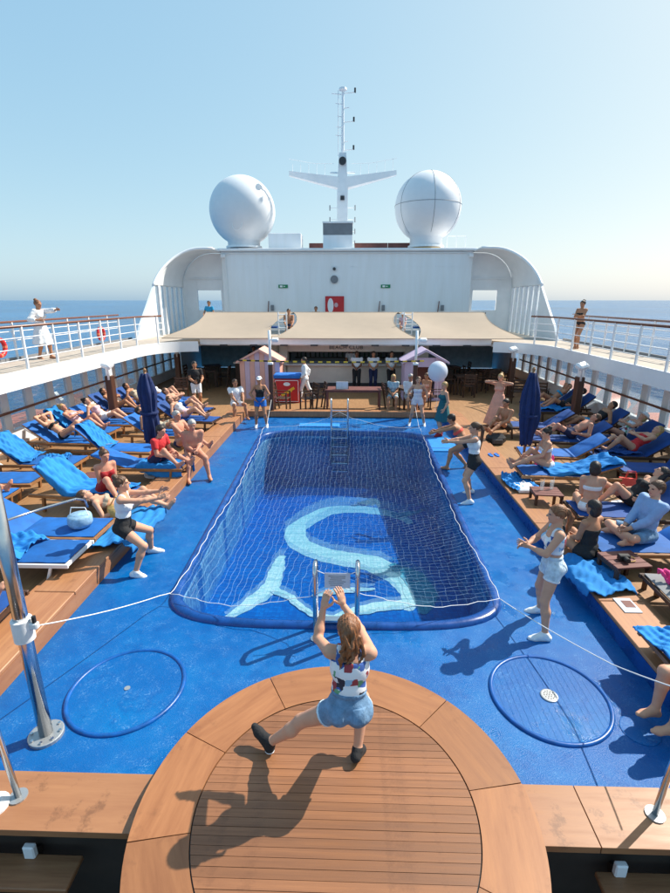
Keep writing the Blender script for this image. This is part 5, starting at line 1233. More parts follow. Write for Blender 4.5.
# head and hand templates (right, front, up)
def head_template(h):
    P = [el((0, -0.012, 0.02), I3, (0.072, 0.090, 0.088)), el((0, 0.018, -0.03), I3, (0.056, 0.066, 0.082)), rc((0, 0.045, -0.088), (0, 0.05, -0.094), 0.026, 0.024),
         dict(rc((0, 0.082, 0.0), (0, 0.100, -0.030), 0.008, 0.013), k=0.012), dict(el((0, 0.076, -0.060), I3, (0.024, 0.012, 0.010)), k=0.008),
         dict(el((0.073, -0.008, -0.012), I3, (0.011, 0.022, 0.030)), k=0.008), dict(el((-0.073, -0.008, -0.012), I3, (0.011, 0.022, 0.030)), k=0.008),
         dict(rc((-0.05, 0.066, 0.022), (0.05, 0.066, 0.022), 0.012, 0.012), k=0.02),
         dict(el((0.03, 0.092, 0.002), I3, (0.017, 0.012, 0.012)), sub=True), dict(el((-0.03, 0.092, 0.002), I3, (0.017, 0.012, 0.012)), sub=True),
         rc((0, -0.022, -0.05), (0, -0.028, -0.13), 0.048, 0.050)]
    v, f = field_mesh(P, h, k=0.03)
    c = v[f].mean(1); mi = np.zeros(len(f), int)
    mi[((np.abs(np.abs(c[:, 0]) - 0.03) < 0.014) & (c[:, 1] > 0.066) & (np.abs(c[:, 2] - 0.002) < 0.008))] = 1
    mi[(np.abs(c[:, 0]) < 0.023) & (c[:, 1] > 0.074) & (np.abs(c[:, 2] + 0.061) < 0.009)] = 2
    return v, f, mi
def hand_template(h):     # right hand: x = away from thumb, y = finger direction, z = back of hand
    P = [el((0, 0.045, 0), I3, (0.038, 0.052, 0.015)), rc((0, -0.02, 0), (0, 0.02, 0), 0.024, 0.026)]
    for x, L, s in ((-0.028, 0.068, -0.06), (-0.009, 0.076, -0.01), (0.010, 0.070, 0.04), (0.028, 0.055, 0.12)):
        a = V(x, 0.078, 0); b = a + V(s * L * 0.5, L * 0.52, -0.006); c = b + V(s * L * 0.4, L * 0.42, -0.022)
        P += [dict(rc(a, b, 0.0095, 0.0088), k=0.004), dict(rc(b, c, 0.0088, 0.0075), k=0.004)]
    a = V(-0.030, 0.022, -0.004); b = V(-0.062, 0.058, -0.014); c = V(-0.070, 0.090, -0.022); P += [dict(rc(a, b, 0.013, 0.011), k=0.01), dict(rc(b, c, 0.0105, 0.009), k=0.004)]
    return field_mesh(P, h, k=0.012)
HEADS = {q: head_template(q) for q in (0.008, 0.013)}
HANDS = {q: hand_template(q) for q in (0.005, 0.009)}
def ik(a, t, l1, l2, pole):
    d = t - a; L = np.linalg.norm(d); m = (l1 + l2) * 0.995
    if L > m: t = a + d / L * m; L = m; d = t - a
    x = (l1 * l1 - l2 * l2 + L * L) / (2 * L); hgt = math.sqrt(max(l1 * l1 - x * x, 0)); u = d / L
    p = pole - u * (pole @ u); p = nrm(p) if np.linalg.norm(p) > 1e-5 else V(0, 0, 1)
    return a + u * x + p * hgt, t
NP = [0]
def person(label, loc, face, pose, wear, hair=('short', 'brown'), skin=0, q=0.016, H=1.66, male=False, group=None, shoes=None, hat=None, zrot=0.0, cat='person', hairlen=1.0, heavy=1.0):
    NP[0] += 1
    s = H / 1.66; g = dict(pelvis=(0, 0, 0.90), neck=(0, 0, 1), twist=0.0, look=None, tilt=(0, 0, 0))
    g.update(pose); fat = heavy
    pel = V(g['pelvis']) ; up = nrm(V(g['neck'])); hipdir = V(math.cos(g['twist']), math.sin(g['twist']), 0) if 'right' not in g else V(g['right'])
    rt_ = nrm(hipdir - up * (hipdir @ up)); fr = np.cross(up, rt_)
    sr = nrm(rt_ * math.cos(g.get('sh_twist', 0)) + fr * math.sin(g.get('sh_twist', 0))); sf = np.cross(up, sr)
    B = np.array([rt_, fr, up]); BS = np.array([sr, sf, up])
    T = 0.46; neck = pel + up * (T - 0.0); chest = pel + up * 0.30
    sw = 0.185 if male else 0.158; hw = 0.085 if male else 0.092
    shL = neck - sr * sw - up * 0.035 + up * g.get('shrugL', 0); shR = neck + sr * sw - up * 0.035 + up * g.get('shrugR', 0)
    hpL = pel - rt_ * hw - up * 0.05; hpR = pel + rt_ * hw - up * 0.05
    def tgt(k, dflt): return V(g[k]) if k in g else dflt
    stand_foot = lambda sgn: V(pel[0] + sgn * 0.1, pel[1], 0.075)
    knL, ftL = ik(hpL, tgt('LF', stand_foot(-1)), 0.405, 0.40, V(g.get('kneeL', fr + up * 0.05)))
    knR, ftR = ik(hpR, tgt('RF', stand_foot(1)), 0.405, 0.40, V(g.get('kneeR', fr + up * 0.05)))
    elL, wrL = ik(shL, tgt('LH', shL - up * 0.48 - sr * 0.10 + sf * 0.03), 0.27, 0.235, V(g.get('elbL', -fr - sr * 0.5 - up * 0.3)))
    elR, wrR = ik(shR, tgt('RH', shR - up * 0.48 + sr * 0.10 + sf * 0.03), 0.27, 0.235, V(g.get('elbR', -fr + sr * 0.5 - up * 0.3)))
    hup = nrm(up * 0.6 + V(0, 0, 1) * 0.4 if 'hup' not in g else V(g['hup'])); lk = V(g['look']) if g['look'] is not None else fr
    hf = nrm(lk - hup * (lk @ hup)); hr = np.cross(hf, hup); HB = np.array([hr, hf, hup]); hc = neck + up * 0.05 + hup * 0.115 + hf * 0.018
    bodyp = {}
    cw = 1.06 if male else 0.94
    tor = [el(pel + up * 0.01, B, (0.148 * fat, 0.104 * fat, 0.12)), el(pel + up * 0.15 + fr * 0.005, B, (0.130 * fat * cw, 0.096 * fat, 0.13)), el(pel + up * 0.31, BS, (0.150 * cw * fat ** 0.5, 0.105, 0.155)),
           rc(shL + sr * 0.02, shR - sr * 0.02, 0.052, 0.052), rc(pel + up * 0.40, neck + up * 0.0, 0.075, 0.055)]
    for sg in (-1, 1): tor.append(el(pel - fr * 0.055 + rt_ * sg * 0.068 - up * 0.045, B, (0.076 * fat, 0.072 * fat, 0.080)))
    if not male:
        for sg in (-1, 1): tor.append(el(pel + up * 0.285 + sf * 0.082 + sr * sg * 0.068, BS, (0.056, 0.05, 0.055)))
    bodyp['torso'] = tor
    bodyp['neck'] = [rc(neck - up * 0.03, hc - hup * 0.06 - hf * 0.02, 0.056, 0.048)]
    lf = fat ** 0.5 * (0.96 if male else 1.0)
    for sd, hp, kn, ft in (('L', hpL, knL, ftL), ('R', hpR, knR, ftR)):
        mid = kn + (ft - kn) * 0.32; bk = nrm(np.cross(np.cross(ft - hp, fr), ft - kn)) if np.linalg.norm(np.cross(ft - hp, fr)) > 1e-4 else -fr
        bend = nrm((kn - (hp + ft) / 2)) if np.linalg.norm(kn - (hp + ft) / 2) > 0.03 else fr
        bodyp['thigh' + sd] = [rc(hp, kn, 0.088 * lf, 0.054 * lf)]
        bodyp['shank' + sd] = [rc(kn, mid - bend * 0.014, 0.052 * lf, 0.055 * lf), rc(mid - bend * 0.014, ft, 0.055 * lf, 0.034)]
        toe = V(g['toe' + sd]) if 'toe' + sd in g else V(fr[0], fr[1], fr[2]) * 1.0
        sh = nrm(ft - kn); toe = nrm(toe - sh * (toe @ sh) * 0.85); heel = ft + sh * 0.045 - toe * 0.035; ball = ft + sh * 0.052 + toe * 0.115; tip = ft + sh * 0.056 + toe * 0.17
        bodyp['foot' + sd] = [rc(ft, heel, 0.034, 0.030), rc(heel, ball, 0.030, 0.032), rc(ball, tip, 0.032, 0.022), rc(ft, ball, 0.034, 0.026)]
    af = (1.15 if male else 1.0) * fat ** 0.4
    for sd, sh, eb, wr in (('L', shL, elL, wrL), ('R', shR, elR, wrR)):
        bodyp['uarm' + sd] = [rc(sh, eb, 0.047 * af, 0.037 * af)]; bodyp['farm' + sd] = [rc(eb, eb + (wr - eb) * 0.3, 0.037 * af, 0.038 * af), rc(eb + (wr - eb) * 0.3, wr, 0.038 * af, 0.025 * af)]
    allp = [p for k in bodyp for p in bodyp[k]]
    v, f = field_mesh(allp, q)
    mats = [SKINS[skin], M_eye, M_lip]; vv = [v]; ff = [f]; mm = [np.zeros(len(f), int)]; o = len(v)
    hv, hf_, hm = HEADS[0.008 if q <= 0.013 else 0.013]
    vv.append(hc + hv @ HB); ff.append(hf_ + o); mm.append(hm); o += len(hv)
    dv, df = HANDS[0.005 if q <= 0.013 else 0.009]
    for sd, eb, wr in (('L', elL, wrL), ('R', elR, wrR)):
        y = nrm(V(g['hand' + sd]) if 'hand' + sd in g else nrm(wr - eb)); sg = 1 if sd == 'R' else -1
        z = V(g.get('palm' + sd, sr * sg * 0.8 + up * 0.2 - sf * 0.2)); z = z - y * (z @ y); z = nrm(z) if np.linalg.norm(z) > 0.05 else nrm(np.cross(y, V(0.3, 0.9, 0.2)))
        x = np.cross(y, z); d = dv.copy(); F2 = df
        if sd == 'L': d[:, 0] *= -1; F2 = df[:, ::-1]
        vv.append(wr + d @ np.array([x, y, z])); ff.append(F2 + o); mm.append(np.zeros(len(F2), int)); o += len(d)
    def mk(name, V_, F_, ms, mi=None, parent=None):
        me = bpy.data.meshes.new(name); me.vertices.add(len(V_)); me.vertices.foreach_set('co', (V_ * s).ravel())
        me.loops.add(len(F_) * 4); me.loops.foreach_set('vertex_index', F_.ravel().astype(np.int32)); me.polygons.add(len(F_))
        me.polygons.foreach_set('loop_start', np.arange(0, len(F_) * 4, 4, dtype=np.int32)); me.polygons.foreach_set('loop_total', np.full(len(F_), 4, dtype=np.int32))
        for m_ in ms: me.materials.append(m_)
        if mi is not None: me.polygons.foreach_set('material_index', mi.astype(np.int32))
        me.polygons.foreach_set('use_smooth', np.ones(len(F_), dtype=bool)); me.update(calc_edges=True); me.validate()
        ob = bpy.data.objects.new(name, me); COL.objects.link(ob)
        if parent is not None: ob.parent = parent
        return ob
    root = mk('person', np.concatenate(vv), np.concatenate(ff), mats, np.concatenate(mm))
    root.location = loc; root.rotation_euler = (0, 0, R(face - 90)); tag(root, label, cat, group)
    # clothing
    def seg(tag_, a, b, extra=0.0):
        J = {'thigh': {'L': (hpL, knL), 'R': (hpR, knR)}, 'shank': {'L': (knL, ftL), 'R': (knR, ftR)}, 'uarm': {'L': (shL, elL), 'R': (shR, elR)}, 'farm': {'L': (elL, wrL), 'R': (elR, wrR)}}[tag_[:-1]][tag_[-1]]
        d = J[1] - J[0]; u = nrm(d); cl = [(J[0] + d * b, u)] if b < 1 else []
        return [dict(p, clip=tuple(cl)) for p in bodyp[tag_]]
    def torso(a, b, slope=0.0):
        nb = nrm(up + sf * slope)
        return [dict(p, clip=((pel + up * T * b, nb), (pel + up * T * a, -up))) for p in bodyp['torso']]
    for w in wear:
        kind, colr = w[0], w[1]; off = 0.010; k = 0.02; P = []
        if kind == 'tank': P = torso(w[2] if len(w) > 2 else 0.02, 0.80, 0.25)
        elif kind == 'tube': P = torso(w[2] if len(w) > 2 else 0.05, 0.72, -0.1)
        elif kind == 'tshirt': P = torso(-0.08, 1.02) + seg('uarmL', 0, 0.6) + seg('uarmR', 0, 0.6); off = 0.016
        elif kind == 'shirt': P = torso(-0.15, 1.04) + seg('uarmL', 0, 1) + seg('uarmR', 0, 1) + seg('farmL', 0, 0.85) + seg('farmR', 0, 0.85); off = 0.013
        elif kind == 'shorts': P = torso(-0.5, w[3] if len(w) > 3 else 0.18) + seg('thighL', 0, w[2]) + seg('thighR', 0, w[2]); off = 0.013
        elif kind == 'trousers': P = torso(-0.5, 0.15) + seg('thighL', 0, 1) + seg('thighR', 0, 1) + seg('shankL', 0, 0.93) + seg('shankR', 0, 0.93); off = 0.016
        elif kind == 'brief': P = torso(-0.5, 0.06) + seg('thighL', 0, 0.04) + seg('thighR', 0, 0.04); off = 0.007
        elif kind == 'bikini': P = torso(0.54, 0.70); off = 0.007
        elif kind == 'swimsuit': P = torso(-0.5, 0.76, 0.2) + seg('thighL', 0, 0.04) + seg('thighR', 0, 0.04); off = 0.007
        elif kind == 'dress':
            P = torso(0.0, w[3] if len(w) > 3 else 0.82, 0.2)
            if len(w) > 4:
                P = torso(-0.5, w[3], 0.2) + seg('thighL', 0, 0.9) + seg('thighR', 0, 0.9); hv2 = nrm(knL + knR - hpL - hpR); P.append(rc((hpL + hpR) / 2, (knL + knR) / 2, 0.09, 0.06))
            hd = nrm((knL + knR) / 2 - pel) if len(w) > 4 and w[4] == 'lap' else -V(0, 0, 1) * 0.9 - up * 0.1
            if len(w) <= 4: P.append(cone(pel + up * 0.10, pel + nrm(hd) * w[2], np.array([rt_, nrm(np.cross(nrm(hd), rt_)), nrm(hd)]), 0.145, 0.145 + w[2] * 0.30, 0.8)); off = 0.012
        elif kind == 'band': P = torso(w[2], w[3]); off = 0.017
        elif kind in ('hemL', 'hemR'):
            P = [dict(p, clip=p['clip'] + ((J_[0] + (J_[1] - J_[0]) * (w[2] - 0.055), -nrm(J_[1] - J_[0])),)) for tg, J_ in (('thighL', (hpL, knL)), ('thighR', (hpR, knR))) if tg[-1] == kind[-1] for p in seg(tg, 0, w[2] + 0.012)]; off = 0.017
        elif kind in ('pocketL', 'pocketR'):
            P = []
            for sg in ((-1,) if kind[-1] == 'L' else (1,)):
                c_ = pel + rt_ * sg * 0.078 - up * 0.02
                P += [dict(p, clip=((c_ + rt_ * 0.047, rt_), (c_ - rt_ * 0.047, -rt_), (c_ + up * 0.055, up), (c_ - up * 0.055, -up), (pel - fr * 0.03, fr))) for p in bodyp['torso']]
            off = 0.0185
        elif kind in ('strapL', 'strapR'):
            P = []
            for sg in ((-1,) if kind[-1] == 'L' else (1,)):
                c_ = pel + sr * sg * 0.085; P += [dict(p, clip=((c_ + sr * 0.018, sr), (c_ - sr * 0.018, -sr), (pel + up * T * 0.7, -up))) for p in bodyp['torso']]
            off = 0.008
        elif kind == 'sleeves': P = seg('uarmL', 0, 1) + seg('uarmR', 0, 1) + seg('farmL', 0, 0.7) + seg('farmR', 0, 0.7) + torso(0.6, 1.0); off = 0.03
        if not P: continue
        v, f = field_mesh(P, min(q, 0.014), off, k)
        if len(f): mk({'tank': 'top', 'tube': 'top', 'tshirt': 't_shirt', 'bikini': 'bikini_top', 'brief': 'swim_bottom', 'sleeves': 'blouse', 'band': 'waistband', 'pocketL': 'back_pocket', 'pocketR': 'back_pocket', 'strapL': 'shoulder_strap', 'strapR': 'shoulder_strap', 'hemL': 'hem', 'hemR': 'hem'}.get(kind, kind), v, f, [CL[colr]], None, root)
    if shoes:
        for sd in 'LR':
            v, f = field_mesh(bodyp['foot' + sd], 0.010, 0.009, 0.02)
            so_ = mk('shoe', v, f, [CL[shoes]], None, root)
            if q <= 0.012:
                zmin = v[:, 2].min(); v2, f2 = field_mesh([dict(p, clip=((V(0, 0, zmin + 0.022), V(0, 0, 1)),)) for p in bodyp['foot' + sd]], 0.008, 0.014, 0.02)
                if len(f2): mk('sole', v2, f2, [CL['white' if shoes == 'black' else 'grey']], None, so_)
    # hair
    st, hcol = hair; Pn = V(0, 0.75, -0.66)
    L_ = lambda p: hc + V(p) @ HB
    Wn = Pn @ HB; cl = ((hc + Wn * (0.016 if st != 'bald' else -0.05), Wn),)
    P = [el(L_((0, -0.018, 0.030)), HB, (0.083, 0.100, 0.092), cl)]
    hl = hairlen
    if st == 'pony': P += [el(L_((0, -0.11, 0.05)), HB, (0.03, 0.03, 0.03)), rc(L_((0, -0.12, 0.05)), L_((0.01, -0.165, -0.04)), 0.026, 0.036), rc(L_((0.01, -0.165, -0.04)), L_((0.02, -0.15, -0.16 * hl)), 0.036, 0.030), rc(L_((0.02, -0.15, -0.16 * hl)), L_((0.015, -0.13, -0.30 * hl)), 0.030, 0.006)]
    elif st == 'long': P += [el(L_((0, -0.06, -0.06)), HB, (0.082, 0.055, 0.12)), el(L_((0, -0.085, -0.18 * hl)), HB, (0.075, 0.038, 0.13 * hl))]
    elif st == 'messy':
        P += [el(L_((0, -0.05, -0.05)), HB, (0.078, 0.06, 0.11))]; rs_ = np.random.RandomState(3)
        for k_ in range(26):
            a_ = V(rs_.uniform(-0.07, 0.06), -0.06 - rs_.uniform(0, 0.05), rs_.uniform(-0.08, 0.06)); b_ = a_ + V(rs_.uniform(-0.07, 0.02), -0.03 - rs_.uniform(0, 0.03), -rs_.uniform(0.06, 0.11)); c2_ = b_ + V(rs_.uniform(-0.06, 0.03), rs_.uniform(-0.01, 0.03), -rs_.uniform(0.04, 0.09))
            P += [dict(rc(L_(a_), L_(b_), 0.020, 0.013), k=0.006), dict(rc(L_(b_), L_(c2_), 0.013, 0.005), k=0.006)]
    elif st == 'bob': P += [el(L_((0, -0.05, -0.04)), HB, (0.09, 0.065, 0.095))]
    elif st == 'bun': P += [el(L_((0, -0.07, 0.115)), HB, (0.045, 0.045, 0.042))]
    elif st == 'short': P += [el(L_((0, -0.045, -0.015)), HB, (0.074, 0.062, 0.07))]
    if st != 'none':
        v, f = field_mesh(P, min(q, 0.011) if st != 'messy' else 0.006, 0.0, 0.012)
        nzv = 0.004 * np.sin(v[:, 0:1] * 310 + v[:, 2:3] * 60) + 0.003 * np.sin(v[:, 1:2] * 270 - v[:, 2:3] * 45); v = v + nzv * nrm(hr)[None, :]
        if st == 'hat': pass
        mk('hair', v, f, [HAIR[hcol]], None, root)
    if hat:
        Pn2 = V(0, 0.25, -0.97) @ HB
        P = [el(L_((0, -0.012, 0.035)), HB, (0.090, 0.106, 0.096), ((L_((0, 0, 0.03)), nrm(Pn2)),))]
        P.append(el(L_((0, 0.10 if hat[0] == 'cap' else -0.01, 0.035)), HB, (0.07, 0.075, 0.010) if hat[0] == 'cap' else (0.19, 0.20, 0.014)))
        v, f = field_mesh(P, 0.010, 0.0, 0.01); mk('hat', v, f, [CL[hat[1]]], None, root)
    return root

# main dancer on the stage (local: x right, y forward, origin on the stage top)
person('dancer in denim shorts and collage print top lunging on the round stage', (0.12, 3.0, SZ), 90,
       dict(pelvis=(0.07, -0.02, 0.70), neck=(0.02, 0.16, 0.99), LF=(-0.60, 0.17, 0.085), RF=(0.15, 0.13, 0.085), kneeL=(-0.5, 1, 0.35), kneeR=(0.12, 1, 0), toeL=(-0.9, 0.5, 0), toeR=(0.35, 1, 0),
            LH=(-0.14, 0.40, 1.25), RH=(0.02, 0.42, 1.27), elbL=(-0.45, 0.3, -1), elbR=(0.6, 0.3, -1), handL=(0.25, 0.25, 1), handR=(-0.25, 0.25, 1), look=(-0.25, 1, 0.1), hup=(-0.1, -0.12, 1), palmL=(-0.6, -0.7, 0), palmR=(0.6, -0.7, 0)),
       [('tank', 'print', 0.16), ('strapL', 'print'), ('strapR', 'print'), ('shorts', 'denim', 0.30, 0.28), ('band', 'denim', 0.22, 0.29), ('hemL', 'ltdenim', 0.30), ('hemR', 'ltdenim', 0.30), ('pocketL', 'denim'), ('pocketR', 'denim')], ('messy', 'auburn'), 0, 0.010, 1.68, shoes='black', hairlen=1.15)
# right dancer
person('girl in white shorts and print top standing on the blue deck at right, hands clasped', (2.60, 5.12, 0), 174,
       dict(pelvis=(0, 0, 0.90), neck=(0, 0.03, 1), LF=(-0.26, 0.06, 0.075), RF=(0.27, -0.02, 0.075), LH=(-0.02, 0.30, 1.10), RH=(0.05, 0.31, 1.08), look=(0.1, 1, -0.15), elbL=(-1, -0.3, -0.5), elbR=(1, -0.4, -0.5), handL=(0.5, 1, 0.2), handR=(-0.5, 1, 0.2)),
       [('tank', 'print', 0.34), ('strapL', 'print'), ('strapR', 'print'), ('shorts', 'ltdenim', 0.34, 0.24), ('band', 'ltdenim', 0.17, 0.25), ('hemL', 'white', 0.34), ('hemR', 'white', 0.34), ('pocketL', 'ltdenim'), ('pocketR', 'ltdenim')], ('pony', 'auburn'), 0, 0.011, 1.64, shoes='white')
# left dancer lunging
person('girl in white tank and black shorts lunging by the left curb with arms stretched out', (-3.05, 6.35, 0), 12,
       dict(pelvis=(0.0, -0.06, 0.72), neck=(0, 0.10, 1), LF=(-0.38, 0.20, 0.075), RF=(0.30, 0.10, 0.075), kneeL=(-0.3, 1, 0.1), kneeR=(0.25, 1, 0.1), LH=(-0.08, 0.56, 1.16), RH=(0.10, 0.56, 1.12), handL=(0, 1, 0.35), handR=(0, 1, 0.35), look=(-0.2, 1, 0.25), hup=(0, -0.12, 1), elbL=(-0.4, 0, -1), elbR=(0.4, 0, -1)),
       [('tank', 'white', 0.1), ('strapL', 'white'), ('strapR', 'white'), ('shorts', 'black', 0.34, 0.3)], ('bun', 'brown'), 0, 0.011, 1.66, shoes='white')
# girl at the right with long ponytail
person('girl in white tank and black shorts on the right deck, arms out, long ponytail', (2.66, 9.1, 0), 172,
       dict(pelvis=(0, 0, 0.86), neck=(0, 0.05, 1), LF=(-0.26, 0.05, 0.075), RF=(0.30, -0.02, 0.075), LH=(-0.08, 0.55, 1.20), RH=(0.09, 0.55, 1.17), look=(0, 1, 0)),
       [('tank', 'white', 0.12), ('strapL', 'white'), ('strapR', 'white'), ('shorts', 'black', 0.36, 0.28)], ('pony', 'brown'), 0, 0.012, 1.66, shoes='white', hairlen=1.6)
person('woman in coral bikini top and black shorts bending forward on the right deck', (2.80, 10.9, 0), 160,
       dict(pelvis=(0, -0.12, 0.72), neck=(0, 0.62, 0.8), LF=(-0.14, 0.25, 0.075), RF=(0.16, -0.16, 0.075), LH=(-0.12, 0.80, 0.82), RH=(0.14, 0.78, 0.80), look=(0, 1, -0.1)),
       [('bikini', 'coral'), ('shorts', 'black', 0.18, 0.1)], ('short', 'dark'), 1, 0.013, 1.64)
person('woman in teal sleeveless dress standing by the deck mat at the right', (2.95, 13.9, 0), 195, dict(LF=(-0.1, 0.1, 0.075), LH=(-0.22, 0.08, 0.86), look=(-0.3, 1, -0.2)), [('dress', 'teal', 0.42)], ('short', 'blonde'), 0, 0.014, 1.62, shoes='darkred')
person('woman in pale strapless romper standing with legs apart at the far pool corner', (2.36, 15.1, 0), 262, dict(pelvis=(0, 0, 0.87), LF=(-0.25, 0, 0.075), RF=(0.22, 0, 0.075), LH=(-0.30, 0.03, 0.92), RH=(0.30, 0.03, 0.92)), [('tube', 'pinkw', 0.0), ('shorts', 'pinkw', 0.36, 0.4)], ('long', 'brown'), 0, 0.014, 1.62, shoes='white')
person('woman with white cap, black top and blue shorts standing at the far left post', (-2.58, 14.75, 0), 275, dict(pelvis=(0, 0, 0.88), LF=(-0.18, 0, 0.075), RF=(0.16, 0, 0.075), LH=(-0.14, 0.14, 0.92), RH=(0.16, 0.1, 0.92), elbL=(-1, -0.3, 0), elbR=(1, -0.3, 0)), [('tank', 'black', 0.2), ('shorts', 'blue', 0.42, 0.22)], ('pony', 'brown'), 1, 0.014, 1.64, shoes='white', hat=('cap', 'white'))
person('man in black t-shirt and white shorts standing before the dark left corner', (-5.25, 16.9, 0.1), 300, dict(LH=(-0.15, 0.25, 1.0), RH=(0.12, 0.28, 1.0), LF=(-0.1, 0, 0.075), RF=(0.12, 0, 0.075)), [('tshirt', 'black'), ('shorts', 'white', 0.75, 0.1)], ('short', 'dark'), 1, 0.015, 1.72, True, shoes='black')
person('person all in white walking past the bar with one leg behind', (-1.5, 18.3, 0.1), 185, dict(LF=(-0.08, 0.18, 0.075), RF=(0.1, -0.38, 0.11), LH=(-0.22, 0.15, 0.9), RH=(0.2, -0.12, 0.9)), [('shirt', 'white'), ('trousers', 'white')], ('short', 'dark'), 1, 0.016, 1.72, True, shoes='white')
for k, (x, s_, tr) in enumerate(((0.52, 'left', 'black'), (1.22, 'middle', 'navy'), (1.98, 'right', 'black'))):
    person('waiter in white shirt and dark trousers before the bar, %s of three' % s_, (x, 20.6, 0.1), 268 + 4 * k, dict(LH=(-0.05, 0.2, 0.98), RH=(0.05, 0.22, 0.98), LF=(-0.1, 0, 0.075), RF=(0.1, 0, 0.075)), [('tshirt', 'white'), ('trousers', tr)], ('short', 'dark'), 1 + 2 * (k == 0), 0.017, 1.72, True, shoes='black', group='waiters at the bar')
person('bartender in white shirt behind the counter', (0.3, 22.4, 0.1), 270, dict(LH=(-0.2, 0.3, 1.0), RH=(0.2, 0.3, 1.0)), [('tshirt', 'white'), ('trousers', 'black')], ('short', 'dark'), 1, 0.018, 1.72, True)
person('dark dressed person at the service counter in the left shade', (-4.3, 22.9, 0.1), 280, dict(LH=(-0.2, 0.3, 1.0), RH=(0.2, 0.3, 1.0)), [('tshirt', 'black'), ('trousers', 'black')], ('short', 'dark'), 1, 0.018, 1.72, True)
person('woman in peach dress with hands raised to her head, right of the bar deck', (4.75, 14.6, 0.1), 235, dict(LH=(-0.16, 0.14, 1.42), RH=(0.16, 0.14, 1.42), elbL=(-1, 0.2, 0), elbR=(1, 0.2, 0)), [('dress', 'peach', 0.78)], ('bun', 'blonde'), 0, 0.015, 1.66)
# upper decks
person('woman in white kaftan on the left gallery pointing right with one arm', (-8.75, 14.1, GZ), -10, dict(LH=(-0.12, 0.62, 1.38), RH=(0.25, 0.2, 1.1), LF=(-0.08, 0.14, 0.075), RF=(0.1, -0.1, 0.075), neck=(0, 0.06, 1)), [('dress', 'white', 0.46, 0.95), ('sleeves', 'white')], ('bun', 'auburn'), 1, 0.014, 1.68)
person('woman in bikini standing on the right gallery with crossed arms', (8.25, 17.6, GZ), 215, dict(LH=(0.08, 0.16, 1.16), RH=(-0.08, 0.18, 1.14), LF=(-0.05, 0.05, 0.075), RF=(0.07, 0.0, 0.075), elbL=(-1, 0, -0.6), elbR=(1, 0, -0.6)), [('bikini', 'black'), ('brief', 'black')], ('bun', 'dark'), 1, 0.014, 1.66)
person('person in blue top standing behind the left end of the dark rail', (-6.65, 24.3, GZ), 265, dict(LH=(-0.2, 0.3, 1.0), RH=(0.2, 0.3, 1.0)), [('tshirt', 'cyan'), ('shorts', 'navy', 0.7)], ('short', 'dark'), 1, 0.017, 1.64)
person('shirtless person resting behind the rail near the red panel', (-1.45, 24.5, GZ - 0.22), 265, dict(LH=(-0.16, 0.2, 1.2), RH=(0.16, 0.2, 1.2)), [('shorts', 'navy', 0.6)], ('short', 'brown'), 1, 0.018, 1.6, True)
person('shirtless man sitting in the left gap between the canopies', (-2.55, 22.5, GZ + 0.42), 275, dict(pelvis=(0, 0, 0.1), LF=(-0.12, 0.42, -0.34), RF=(0.12, 0.42, -0.34), LH=(-0.15, 0.35, 0.18), RH=(0.15, 0.35, 0.18)), [('shorts', 'navy', 0.7)], ('short', 'dark'), 1, 0.017, 1.7, True)
person('child with white sunhat sitting in the right gap between the canopies', (2.6, 22.6, GZ + 0.45), 265, dict(pelvis=(0, 0, 0.1), LF=(-0.12, 0.42, -0.34), RF=(0.12, 0.42, -0.34), LH=(-0.15, 0.35, 0.18), RH=(0.15, 0.35, 0.18)), [('tshirt', 'lpink'), ('shorts', 'white', 0.6)], ('short', 'blonde'), 0, 0.016, 1.3, hat=('sun', 'white'))
# seated / lying helpers
def lie(back=35, knee=0.0, arms='side', look=None):
    a = R(back); p = dict(pelvis=(0, 0, 0.12), neck=(0, -math.cos(a), math.sin(a)), right=(1, 0, 0), LF=(-0.11, 0.80 - 0.25 * knee, 0.05), RF=(0.12, 0.80 - 0.1 * knee, 0.05), kneeL=(-0.1, 0, 1), kneeR=(0.1, 0, 1), toeL=(-0.2, 0.5, 1), toeR=(0.2, 0.5, 1), look=look or (0, math.sin(a) + 0.2, math.cos(a)), hup=(0, -math.cos(a) * 0.9, math.sin(a) + 0.15))
    n_ = V(0, -math.cos(a), math.sin(a)) * 0.46
    if arms == 'side': p.update(LH=(-0.27, n_[1] * 0.15, 0.12 + n_[2] * 0.15), RH=(0.27, n_[1] * 0.15, 0.12 + n_[2] * 0.15))
    elif arms == 'up': p.update(LH=tuple(n_ + V(-0.05, -0.12, 0.3)), RH=tuple(n_ + V(0.05, -0.12, 0.3)), elbL=(-1, 0, 0.2), elbR=(1, 0, 0.2))
    elif arms == 'book': p.update(LH=(-0.1, 0.05, 0.42), RH=(0.1, 0.05, 0.42), elbL=(-1, 0, -0.4), elbR=(1, 0, -0.4))
    return p
def sit(seat=0.38, spread=0.14, lean=0.15, hands='knees', legs='down'):
    p = dict(pelvis=(0, 0, 0.11), neck=(0, lean, 1), LF=(-spread, 0.46, -seat + 0.075), RF=(spread, 0.46, -seat + 0.075), kneeL=(-0.1, 0.6, 1), kneeR=(0.1, 0.6, 1))
    if legs == 'long': p.update(LF=(-0.1, 0.72, 0.05), RF=(0.12, 0.58, 0.05), toeL=(0, 0.6, 1), toeR=(0, 0.8, 1))
    if legs == 'crossed': p.update(LF=(0.14, 0.32, 0.04), RF=(-0.14, 0.36, 0.04), kneeL=(-1, 0.5, 0.25), kneeR=(1, 0.5, 0.25))
    if hands == 'knees': p.update(LH=(-0.12, 0.40, 0.22), RH=(0.12, 0.40, 0.22))
    elif hands == 'lap': p.update(LH=(-0.05, 0.28, 0.18), RH=(0.05, 0.28, 0.18))
    elif hands == 'back': p.update(LH=(-0.25, -0.3, 0.04), RH=(0.25, -0.3, 0.04))
    return p
S0 = 0.1 + 0.39     # lounger seat surface
